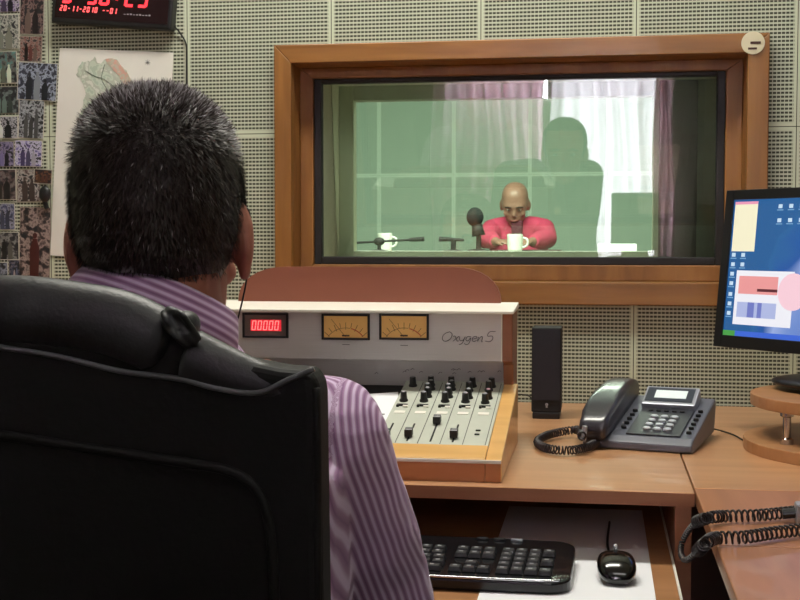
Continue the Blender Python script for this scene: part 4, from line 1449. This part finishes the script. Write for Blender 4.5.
    bm = BM(); loft(bm, [Q @ Vector((-.022, .090, -.066)), Q @ Vector((0, .100, -.065)), Q @ Vector((.022, .090, -.066))], .0045, n=8); obj('lips', bm, mat('lips', srgb(150, 84, 78), .5), P, smooth=True)
    return P


def cloth_stripes(name, c_dark, c_mid, c_light, period):
    m, nt, b = newmat(name)
    b.inputs['Roughness'].default_value = .85
    b.inputs['Sheen Weight'].default_value = .15
    at_ = N(nt, 'ShaderNodeAttribute'); at_.attribute_name = 'stripe'
    fr = math_node(nt, 'FRACT', math_node(nt, 'DIVIDE', at_.outputs['Fac'], period))
    rp = N(nt, 'ShaderNodeValToRGB')
    e = rp.color_ramp.elements
    e[0].position, e[0].color = 0, c_dark
    e[1].position, e[1].color = 1, c_dark
    for p, c in ((.25, c_mid), (.42, c_light), (.62, c_light), (.80, c_mid)):
        k = e.new(p); k.color = c
    nt.links.new(fr, rp.inputs[0])
    nt.links.new(rp.outputs[0], b.inputs['Base Color'])
    tc = N(nt, 'ShaderNodeTexCoord')
    nz = N(nt, 'ShaderNodeTexNoise'); nz.inputs['Scale'].default_value = 500
    nt.links.new(tc.outputs['Object'], nz.inputs['Vector'])
    bp = N(nt, 'ShaderNodeBump'); bp.inputs['Strength'].default_value = .2; bp.inputs['Distance'].default_value = .001
    nt.links.new(nz.outputs['Fac'], bp.inputs['Height']); nt.links.new(bp.outputs[0], b.inputs['Normal'])
    return m


M_SHIRT = cloth_stripes('striped_shirt', srgb(134, 92, 136), srgb(170, 130, 172), srgb(220, 198, 228), .0074)

# seated operator, seen from behind
HY = -1.33
hc = at(161, 232, y=HY)
HM = Matrix.Translation(hc) @ Matrix.Rotation(math.radians(11), 4, 'Z') @ Matrix.Rotation(math.radians(-8), 4, 'X') @ Matrix.Rotation(math.radians(-2), 4, 'Y') @ Matrix.Diagonal((.925, .97, 1, 1))
shR = at(322, 447, y=-1.315)
elR = at(379, 660, y=-1.22); elR.z = .682
nk_ = at(160, 318, y=-1.345)
shL = Vector((2 * nk_.x - shR.x, shR.y, shR.z - .005))
elL = Vector((shL.x - .05, -1.20, elR.z))


def stripe_fn(p, J):
    for s in 'RL':
        sh, el, wr = Vector(J['sh' + s]), Vector(J['el' + s]), Vector(J['wr' + s])
        outward = (p.x - sh.x) * (1 if s == 'R' else -1)
        if outward > .020 - .9 * max(0, sh.z - p.z) or (p - el).length < .075:
            ax_ = (el - sh).normalized()
            if (p - el).dot((wr - el).normalized()) > .02:
                ax_ = (wr - el).normalized()
            o = p - sh if ax_ == (el - sh).normalized() else p - el
            o = o - ax_ * o.dot(ax_)
            ref = Vector((0, 1, 0)); ref = (ref - ax_ * ref.dot(ax_)).normalized()
            w = ax_.cross(ref)
            R_ = .070
            return R_ * math.asin(max(-1, min(1, o.dot(w) / R_)))
    ch_ = Vector(J['chest'])
    return (p.y * .8 - p.z * .9 + p.x * .15) if p.z > .845 else math.atan2(p.x - ch_.x, ch_.y + .02 - p.y) * .15


J = dict(head=HM, neck=nk_, neck_r=.058, trap=.050, pelvis=Vector((nk_.x - .005, -1.36, .56)), chest=Vector((nk_.x, -1.365, .83)),
         shR=shR, elR=elR, wrR=Vector((-.315, -1.02, TZ + .092)), hfR=(-.15, 1, -.14),
         shL=shL, elL=elL, wrL=Vector((-.45, -1.02, TZ + .092)), hfL=(.15, 1, -.14),
         hpR=(nk_.x + .10, -1.36, .555), knR=(nk_.x + .12, -.93, .555), anR=(nk_.x + .12, -.90, .085),
         hpL=(nk_.x - .10, -1.36, .555), knL=(nk_.x - .12, -.93, .555), anL=(nk_.x - .12, -.90, .085), curl=.45)
M_TROU = mat('dark_trousers', srgb(36, 36, 44), .9, var=.1, scale=200)
op = person('person', 'seated person seen from behind in a lilac striped shirt, with short dark hair, the gleam on top painted grey', (nk_.x, -1.36, .0), J, M_SKIN, M_SHIRT, M_TROU, voxel=.0055, fat=1.05, head_s=1.05, stripes=stripe_fn, sleeve=.0640, wrinkle=.0045)
# collar
bm = BM()
rings = []
CMx = Matrix.Translation(at(157, 308, y=-1.352)) @ Matrix.Rotation(math.radians(19), 4, 'Y') @ Matrix.Rotation(math.radians(-17), 4, 'X')
prof = [(.0700, -.014), (.0690, .006), (.0675, .019), (.0680, .021), (.0715, .018), (.0780, .002), (.0830, -.014)]
n = 48
for r, z in prof:
    rings.append([bm.verts.new(CMx @ Vector((r * 1.04 * math.cos(2 * PI * i / n), r * math.sin(2 * PI * i / n), z))) for i in range(n)])
for a, b in zip(rings, rings[1:]):
    for i in range(n):
        bm.faces.new((a[i], a[(i + 1) % n], b[(i + 1) % n], b[i]))
co = obj('collar', bm, M_SHIRT, op, smooth=True)
sa = co.data.attributes.new('stripe', 'FLOAT', 'POINT')
k = 0
acc = [0, .010, .022, .024, .028, .044, .060]
for j in range(len(prof)):
    for i in range(n):
        sa.data[k].value = acc[j]; k += 1
sd = co.modifiers.new('solid', 'SOLIDIFY'); sd.thickness = .0012

# hair: dark cap plus many short tapering strands, greyed on the crown to paint its gleam
rnd = random.Random(11)
HQ = HM @ Matrix.Scale(1.05, 4)


def skull(d, off=0):
    c = Vector((0, -.010, .028)); r = (.078 + off, .098 + off, .094 + off)
    k = (abs(d.x) ** 2.35 + abs(d.y) ** 2.35 + abs(d.z) ** 2.35) ** (-1 / 2.35)
    return Vector((d.x * r[0], d.y * r[1], d.z * r[2])) * k + c


def hairy(p):
    """hairline: everything behind the forehead, down to the nape and round the ears"""
    if p.y > .060 and p.z < .085:
        return False
    if p.y > .045 and p.z < .03:
        return False
    if p.y > -.016 and abs(p.x) > .05:
        return p.z > (.012 if p.y < .02 else -.012)
    return p.z > -.060 + max(0, p.y + .02) * 1.2


bm = BM()
NH = 56
grid = []
for j in range(1, 40):
    th = PI * j / 44
    row = []
    for i in range(NH):
        phi = 2 * PI * i / NH
        d = Vector((math.sin(th) * math.cos(phi), math.sin(th) * math.sin(phi), math.cos(th)))
        p = skull(d, .0022 + .0015 * noise.noise(d * 9))
        row.append(bm.verts.new(p))
    grid.append(row)
tp = bm.verts.new(skull(Vector((0, 0, 1)), .0045))
for i in range(NH):
    bm.faces.new((tp, grid[0][i], grid[0][(i + 1) % NH]))
for a, b in zip(grid, grid[1:]):
    for i in range(NH):
        q = (a[i], b[i], b[(i + 1) % NH], a[(i + 1) % NH])
        if all(hairy(v.co) for v in q):
            bm.faces.new(q)
for v in [v for v in bm.verts if not v.link_faces]:
    bm.verts.remove(v)
for v in bm.verts:
    v.co = HQ @ v.co
hair_m, hnt, hb = newmat('hair_strands')
hb.inputs['Roughness'].default_value = .5
hb.inputs['Specular IOR Level'].default_value = .55
ha = N(hnt, 'ShaderNodeAttribute'); ha.attribute_name = 'tone'
hr_ = N(hnt, 'ShaderNodeValToRGB')
hr_.color_ramp.elements[0].color = srgb(38, 23, 21)
hr_.color_ramp.elements[1].color = srgb(190, 186, 190)
k = hr_.color_ramp.elements.new(.45); k.color = srgb(56, 42, 40)
hnt.links.new(ha.outputs['Fac'], hr_.inputs[0]); hnt.links.new(hr_.outputs[0], hb.inputs['Base Color'])
tone = [0.0] * len(bm.verts)
cnt = 0
while cnt < 17000:
    d = Vector((rnd.gauss(0, 1), rnd.gauss(0, 1), rnd.gauss(0, 1))).normalized()
    p = skull(d, .002)
    if not hairy(p):
        continue
    cnt += 1
    nrm = Vector((d.x / .078, d.y / .098, d.z / .094)).normalized()
    topness = max(0, min(1, (p.z - .045) / .06)); crown = max(0, min(1, (p.z - .075) / .035))
    down = Vector((0, -.25, -1)) * (1 - topness) + Vector((rnd.uniform(-.5, .5), .9, .05)) * topness
    g = (nrm * (.50 + .42 * topness) + down * .62 + Vector((rnd.uniform(-1, 1), rnd.uniform(-1, 1), rnd.uniform(-1, 1))) * .20).normalized()
    ln = (.0095 + .0020 * topness) * rnd.uniform(.7, 1.2)
    if p.z < -.03:
        ln *= .6
    w = g.cross(nrm).normalized() * rnd.uniform(.0004, .0007)
    mid = p + g * ln * .5
    tip = p + (g * 1.0 - nrm * .12).normalized() * ln
    vs = [bm.verts.new(HQ @ q) for q in (p - w, p + w, mid + w * .8, mid - w * .8, tip)]
    bm.faces.new((vs[0], vs[1], vs[2], vs[3]))
    bm.faces.new((vs[3], vs[2], vs[4]))
    grey = rnd.random() < (.02 + .62 * crown)  # grey strands stand for the lamp's gleam on the crown
    tv = rnd.uniform(.55, .95) if grey else rnd.uniform(0, .45)
    tone += [tv * .5, tv * .5, tv, tv, tv]
hair = obj('hair', bm, hair_m, op, smooth=False, flat_n=True)
at2 = hair.data.attributes.new('tone', 'FLOAT', 'POINT')
for i, t in enumerate(tone):
    at2.data[i].value = t

# earpiece with its thin cable
e0 = at(247, 217, y=HY + .01)
ep = thing('earphone', 'small black earpiece at the seated man\'s right ear with a thin hanging cable', 'earphone', e0)
bm = BM(); ellipsoid(bm, e0, (.0035, .005, .009)); loft(bm, [e0 + Vector((.000, 0, -.004)), e0 + Vector((.001, .004, -.022))], [.0022, .0016], n=8); obj('earpiece', bm, M_BLACK, ep, smooth=True)
bm = BM(); loft(bm, spline([e0 + Vector((0, .003, -.006)), at(249, 232, y=-1.30), at(249, 255, y=-1.29), at(245, 288, y=-1.28), at(237, 322, y=-1.27), at(232, 334, y=-1.26), at(230, 322, y=-1.25), at(229, 345, y=-1.22), at(226, 420, y=-1.20)], 8), .0009, n=6); obj('cable', bm, M_WIRE, ep, smooth=True)

# ------------------------------------------------------------------ office chair
YC = -1.585
cc = at(0, 277, y=YC)
ch = thing('office_chair', 'high-backed black leather office chair in front of the camera', 'chair', (cc.x, -1.45, 0))
tops = [at(px, py, y=YC) for px, py in ((2, 287), (80, 292), (130, 306), (160, 323), (195, 345), (240, 361), (280, 369), (306, 371), (316, 378), (318, 396))]
half = [(p.x - cc.x, p.z) for p in tops]
xr = half[-1][0]
out = [(-x, z) for x, z in reversed(half[1:])] + half
poly = out + [(xr + .002, .78), (xr + .0, .62), (xr - .02, .50), (-xr + .02, .50), (-xr, .62), (-xr - .002, .78)]
poly = [(x + cc.x, z) for x, z in poly]
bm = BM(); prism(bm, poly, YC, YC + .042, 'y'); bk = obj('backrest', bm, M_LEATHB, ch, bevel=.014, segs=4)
# padded roll along the top, in two lengths with a gathered knot between them


def top_roll(pxs, rad, name):
    pts = [at(px, py, y=YC + .012) + Vector((0, 0, -rad[0] * .86)) for px, py in pxs]
    bm = BM()
    sp_ = spline(pts, 6)
    rr_ = [rad[0] + (rad[1] - rad[0]) * i / (len(sp_) - 1) for i in range(len(sp_))]
    rr_[0] *= .6; rr_[-1] *= .55; rr_[-2] *= .85
    loft(bm, sp_, [(r * .85, r) for r in rr_], n=24)
    for v in bm.verts:
        v.co += Vector((0, 0, 1)) * noise.noise(v.co * 18) * .002
    return obj(name, bm, M_LEATH, ch, smooth=True)


top_roll([(-330, 372), (-240, 322), (-120, 290), (0, 277), (80, 283), (130, 296), (172, 315)], (.030, .026), 'top_roll')
top_roll([(186, 330), (215, 342), (250, 354), (290, 366), (318, 373)], (.022, .011), 'top_roll')
kn = at(180, 326, y=YC - .004)
bm = BM()
for k in range(7):
    a = k * .9
    o_ = Vector((.010 * math.cos(a), -.002 - .003 * (k % 2), .010 * math.sin(a)))
    pts = [kn + o_ * .5 + Vector((-.009, 0, .012)), kn + o_ + Vector((.001, -.006, .003)), kn + o_ * .7 + Vector((.011, 0, -.013))]
    loft(bm, spline(pts, 5), .0030, n=10)
ellipsoid(bm, kn + Vector((0, .014, 0)), (.012, .016, .014))
for v in bm.verts:
    v.co = kn + Vector(((v.co.x - kn.x) * .85, v.co.y - kn.y, (v.co.z - kn.z) * .78))
obj('gathered_leather', remesh(bm, .0016, 1), M_LEATH, ch, smooth=True)
bm = BM()
for pts in ([(0, 347), (60, 357), (120, 371), (180, 379), (215, 388), (257, 393), (288, 380), (314, 369)], ):
    loft(bm, spline([at(px, py, y=YC - .001) for px, py in pts], 6), .0022, n=8)
obj('upper_seam', bm, M_PIPE, ch, smooth=True)
bm = BM()
sm_ = [at(px, py, y=YC - .001) for px, py in ((-60, 430), (0, 435), (80, 447), (180, 462), (232, 472), (258, 492), (270, 530), (275, 600), (276, 680))]
loft(bm, spline(sm_, 6), .0040, n=8)
obj('panel_seam', bm, M_LEATHB, ch, smooth=True)
bm = BM(); loft(bm, spline([at(px, py, y=YC + .004) for px, py in ((316, 388), (317, 450), (317, 540), (316, 640))], 6), .0035, n=8); obj('side_piping', bm, M_LEATHB, ch, smooth=True)
bm = BM(); box(bm, cc.x - .25, cc.x + .25, -1.50, -1.02, .375, .452); obj('seat', bm, M_LEATH, ch, bevel=.03, segs=4)
bm = BM(); box(bm, cc.x - .05, cc.x + .05, YC + .0, YC + .02, .36, .60); box(bm, cc.x - .05, cc.x + .05, YC, -1.25, .355, .385); obj('back_bracket', bm, M_BLACKM, ch, bevel=.003)
bm = BM(); lathe(bm, [(.03, .08), (.03, .22), (.022, .22), (.022, .36)], (cc.x, -1.27, 0), 20); obj('gas_column', bm, M_BLACK, ch)
for k in range(5):
    a = k * 2 * PI / 5 + .3
    e = Vector((cc.x + .28 * math.cos(a), -1.27 + .28 * math.sin(a), .075))
    bm = BM(); loft(bm, [(cc.x, -1.27, .11), e], [(.025, .02), (.018, .012)], n=12); lg = obj('star_leg', bm, M_BLACK, ch)
    bm = BM(); loft(bm, [e + Vector((-.02, 0, -.047)), e + Vector((.02, 0, -.047))], .028, n=18); obj('caster', bm, M_BLACK, lg)

# ------------------------------------------------------------------ booth beyond the glass
BT = 0.995
bt = thing('booth_table', 'long dark-edged table in the booth beyond the glass', 'table', (-.6, 4.3, BZ0))
bm = BM(); box(bm, -2.0, .9, 3.75, 4.78, BT - .03, BT); obj('tabletop', bm, mat('booth_tabletop', srgb(120, 112, 92), .5), bt, bevel=.002)
for x in (-1.9, .8):
    for y in (3.82, 4.62):
        bm = BM(); box(bm, x - .025, x + .025, y - .025, y + .025, BZ0, BT - .03); obj('leg', bm, M_BLACKM, bt)


def cup(px, py0, py1, y, label, wpx, group=None):
    c = at(px, py1, y=y); c.z = BT
    h = at(px, py0, y=y).z - BT
    r = wpx / 2 * (y + CAMD) / F
    t = thing('mug', label, 'mug', c, (0, 0, 0), group)
    bm = BM(); lathe(bm, [(r * .8, 0), (r * .92, h * .15), (r, h * .9), (r * .98, h), (r * .88, h), (r * .85, h * .12)], c, 24); obj('mug_body', bm, M_WHITE, t, smooth=False)
    bm = BM(); loft(bm, spline([c + Vector((r * .9, 0, h * .8)), c + Vector((r * 1.5, 0, h * .7)), c + Vector((r * 1.5, 0, h * .4)), c + Vector((r * .9, 0, h * .25))], 5), .006, n=8); obj('handle', bm, M_WHITE, t, smooth=True)
    return t


cup(515, 234, 249, 4.1, 'white mug on the booth table in front of the man in pink', 16)
cup(385, 233, 249, 4.15, 'white mug at the left, behind the thin microphone arm in the booth', 15)
# foam microphone on a stand
c = at(475, 217, y=4.2)
mi = thing('studio_microphone', 'dark foam-covered microphone beside the man in the booth', 'microphone', (c.x, 4.2, BT))
bm = BM(); ellipsoid(bm, c, (.046, .046, .052)); obj('foam_cover', bm, mat('foam', srgb(26, 30, 30), .95, var=.3, scale=200, bump=.5), mi, smooth=True)
bm = BM(); loft(bm, [c + Vector((.01, 0, -.04)), c + Vector((.02, 0, -.10))], [.028, .036], n=16); obj('microphone_body', bm, M_BLACKM, mi, smooth=True)
bm = BM(); loft(bm, [c + Vector((.02, 0, -.10)), Vector((c.x + .02, 4.2, BT + .01))], .014, n=12); lathe(bm, [(.06, 0), (.06, .012), (.02, .018)], (c.x + .02, 4.2, BT), 20); obj('stand', bm, M_BLACKM, mi)
# two slim boom arms
a, b = at(352, 243, y=4.0), at(424, 239, y=4.0)
ba = thing('boom_microphone', 'thin dark horizontal boom with a slim microphone, in front of the left mug', 'microphone', ((a.x + b.x) / 2, 4.0, BT))
bm = BM(); loft(bm, [a, a.lerp(b, .82)], .006, n=8); obj('boom_arm', bm, M_BLACKM, ba)
bm = BM(); loft(bm, [a.lerp(b, .80), b], [.010, .013], n=10); obj('microphone_body', bm, M_BLACKM, ba)
m_ = a.lerp(b, .38)
bm = BM(); loft(bm, [m_, Vector((m_.x, m_.y, BT + .01))], .010, n=8); lathe(bm, [(.05, 0), (.05, .01), (.01, .016)], (m_.x, m_.y, BT), 18); obj('stand', bm, M_BLACKM, ba)
bm = BM(); ellipsoid(bm, m_, (.03, .02, .022)); obj('clamp', bm, M_BLACKM, ba, smooth=True)
a, b = at(439, 239, y=4.05), at(464, 240, y=4.05)
bb2 = thing('short_boom_microphone', 'short dark microphone boom between the left mug and the foam microphone', 'microphone', ((a.x + b.x) / 2, 4.05, BT))
bm = BM(); loft(bm, [a, b], [.013, .007], n=8); obj('boom_arm', bm, M_BLACKM, bb2)
m_ = a.lerp(b, .58)
bm = BM(); loft(bm, [m_, Vector((m_.x, m_.y, BT + .01))], .014, n=8); lathe(bm, [(.05, 0), (.05, .01), (.01, .016)], (m_.x, m_.y, BT), 18); obj('stand', bm, M_BLACKM, bb2)
# dark folder in front of the man
a, b = at(498, 249, y=4.25), at(561, 249, y=4.25)
bm = BM(); box(bm, a.x, b.x, 4.15, 4.45, BT, BT + .012); tag(obj('dark_folder', bm, mat('folder_brown', srgb(60, 34, 30), .6), None, bevel=.002), 'flat dark brown folder on the booth table before the man', 'folder')
# low cabinet with an old monitor before the curtains, at the back of the control room
fx0, fx1 = .055, .285
fc = thing('filing_cabinet', 'dark low cabinet under the old monitor by the curtained window', 'cabinet', ((fx0 + fx1) / 2, -3.75, 0))
bm = BM(); box(bm, fx0 - .02, fx1 + .06, -3.93, -3.60, 0.0, .98); obj('body', bm, mat('cabinet_green', srgb(60, 72, 62), .6), fc, bevel=.003)
for k in range(3):
    bm = BM(); box(bm, fx0 - .01, fx1 + .05, -3.60, -3.59, .04 + k * .31, .33 + k * .31); dd = obj('drawer', bm, mat('drawer_green', srgb(68, 80, 70), .5), fc, bevel=.002)
    bm = BM(); box(bm, (fx0 + fx1) / 2 - .03, (fx0 + fx1) / 2 + .07, -3.59, -3.575, .18 + k * .31, .195 + k * .31); obj('handle', bm, M_CHROME, dd)
om = thing('old_monitor', 'boxy dark monitor against the bright curtain, seen reflected low at the right of the glass', 'monitor', ((fx0 + fx1) / 2, -3.78, .98))
bm = BM(); box(bm, fx0, fx1, -3.88, -3.70, 1.01, 1.295); obj('case', bm, mat('old_monitor_grey', srgb(84, 92, 84), .5), om, bevel=.006)
bm = BM(); box(bm, fx0 + .02, fx1 - .02, -3.70, -3.697, 1.035, 1.275); obj('screen', bm, M_BLACK, om)
bm = BM(); box(bm, fx0 + .05, fx1 - .05, -3.86, -3.72, .98, 1.012); obj('foot', bm, M_BLACK, om)
a, b = at(598, 249, y=4.1), at(637, 241, y=4.1)
bm = BM(); box(bm, a.x, b.x, 4.10, 4.30, BT, BT + .045); tag(obj('paper_stack', bm, M_PAPER, None, bevel=.003), 'low white stack of paper below the booth monitor', 'paper')
# man in the booth
BYM = 5.0
hc = at(515, 204, y=BYM - .06)
HB = Matrix.Translation(hc) @ Matrix.Rotation(PI, 4, 'Z') @ Matrix.Rotation(math.radians(-24), 4, 'X')
shc = at(518, 230, y=BYM)
wsh = .150
J2 = dict(head=HB, neck=Vector((hc.x + .0, BYM + .02, shc.z + .055)), pelvis=Vector((shc.x, BYM + .10, .86)), chest=Vector((shc.x, BYM + .06, shc.z - .10)),
          shL=(shc.x + wsh, BYM + .02, shc.z), elL=(shc.x + wsh + .03, BYM - .14, BT + .075), wrL=(shc.x + .10, BYM - .36, BT + .055), hfL=(-.8, -.6, 0),
          shR=(shc.x - wsh, BYM + .02, shc.z), elR=(shc.x - wsh - .03, BYM - .14, BT + .075), wrR=(shc.x - .10, BYM - .36, BT + .055), hfR=(.8, -.6, 0),
          hpL=(shc.x + .10, BYM + .08, .83), knL=(shc.x + .12, BYM - .34, .80), anL=(shc.x + .12, BYM - .34, BZ0 + .085),
          hpR=(shc.x - .10, BYM + .08, .83), knR=(shc.x - .12, BYM - .34, .80), anR=(shc.x - .12, BYM - .34, BZ0 + .085), foot=(0, -1, 0), curl=.4)
M_PINK = mat('pink_cloth', srgb(196, 62, 96), .8, var=.08, scale=20)
pb_ = person('person', 'bald person in a bright pink shirt bending over the booth table', (shc.x, BYM, BZ0), J2, M_SKIND, M_PINK, M_TROU, voxel=.009, head_s=1.02, sleeve=.064, wrinkle=.004)
bm = BM()
q = Vector((shc.x, BYM - .085, shc.z + .010))
prism(bm, [(q.x - .035, q.z + .045), (q.x + .035, q.z + .045), (q.x + .030, q.z - .03), (q.x, q.z - .075), (q.x - .030, q.z - .03)], BYM - .115, BYM - .055, 'y')
obj('chin_shade_patch', bm, mat('chin_shade', srgb(92, 36, 54), .8), pb_, bevel=.01)  # dark patch painting the shade below the chin, no garment there
bs = thing('stool', 'padded stool the man in pink sits on behind the booth table', 'stool', (shc.x, BYM + .1, BZ0))
bm = BM(); lathe(bm, [(.18, .68), (.19, .70), (.19, .73), (.17, .745)], (shc.x, BYM + .1, 0), 28); obj('seat', bm, M_BLACKM, bs)
bm = BM(); lathe(bm, [(.22, BZ0), (.22, BZ0 + .02), (.03, BZ0 + .04), (.025, .68)], (shc.x, BYM + .1, 0), 24); obj('pedestal', bm, M_CHROME, bs)

# person standing behind the camera, seen as the dark shape in the glass
ox, oy = -.222, -2.86
HC_ = Matrix.Translation((ox + .070, oy + .06, 1.435)) @ Matrix.Rotation(math.radians(-10), 4, 'X')
J3 = dict(head=HC_, neck=Vector((ox + .03, oy, 1.375)), pelvis=Vector((ox, oy - .05, .88)), chest=Vector((ox, oy - .02, 1.20)),
          shR=(ox + .172, oy, 1.340), elR=(ox + .150, oy + .06, 1.06), wrR=(ox + .19, oy + .20, .88), hfR=(-.3, 1, 0),
          shL=(ox - .172, oy, 1.340), elL=(ox - .21, oy + .02, 1.03), wrL=(ox - .22, oy + .12, .78), hfL=(0, .5, -1),
          hpR=(ox + .09, oy - .05, .82), knR=(ox + .10, oy + .02, .46), anR=(ox + .11, oy - .04, .085),
          hpL=(ox - .09, oy - .05, .82), knL=(ox - .10, oy + .02, .46), anL=(ox - .11, oy - .04, .085), curl=.4, hu=(0, .3, 1))
pc_ = person('person', 'dark silhouette of a standing person reflected in the booth window', (ox, oy, 0), J3, M_SKIN, mat('dark_jersey', srgb(34, 38, 36), .9, var=.1), M_TROU, voxel=.009, head_s=1.12, sleeve=.062, fat=.9)
bm = BM()
HQ3 = HC_ @ Matrix.Scale(1.12, 4)
ellipsoid(bm, (0, -.018, .036), (.086, .100, .096), HQ3, power=2.3)
bmesh.ops.delete(bm, geom=[v for v in bm.verts if (HQ3.inverted() @ v.co).z < -.02 or ((HQ3.inverted() @ v.co).y > .062 and (HQ3.inverted() @ v.co).z < .07)], context='VERTS')
obj('hair', bm, mat('dark_hair', srgb(26, 20, 18), .6, var=.3, scale=200), pc_, smooth=True)
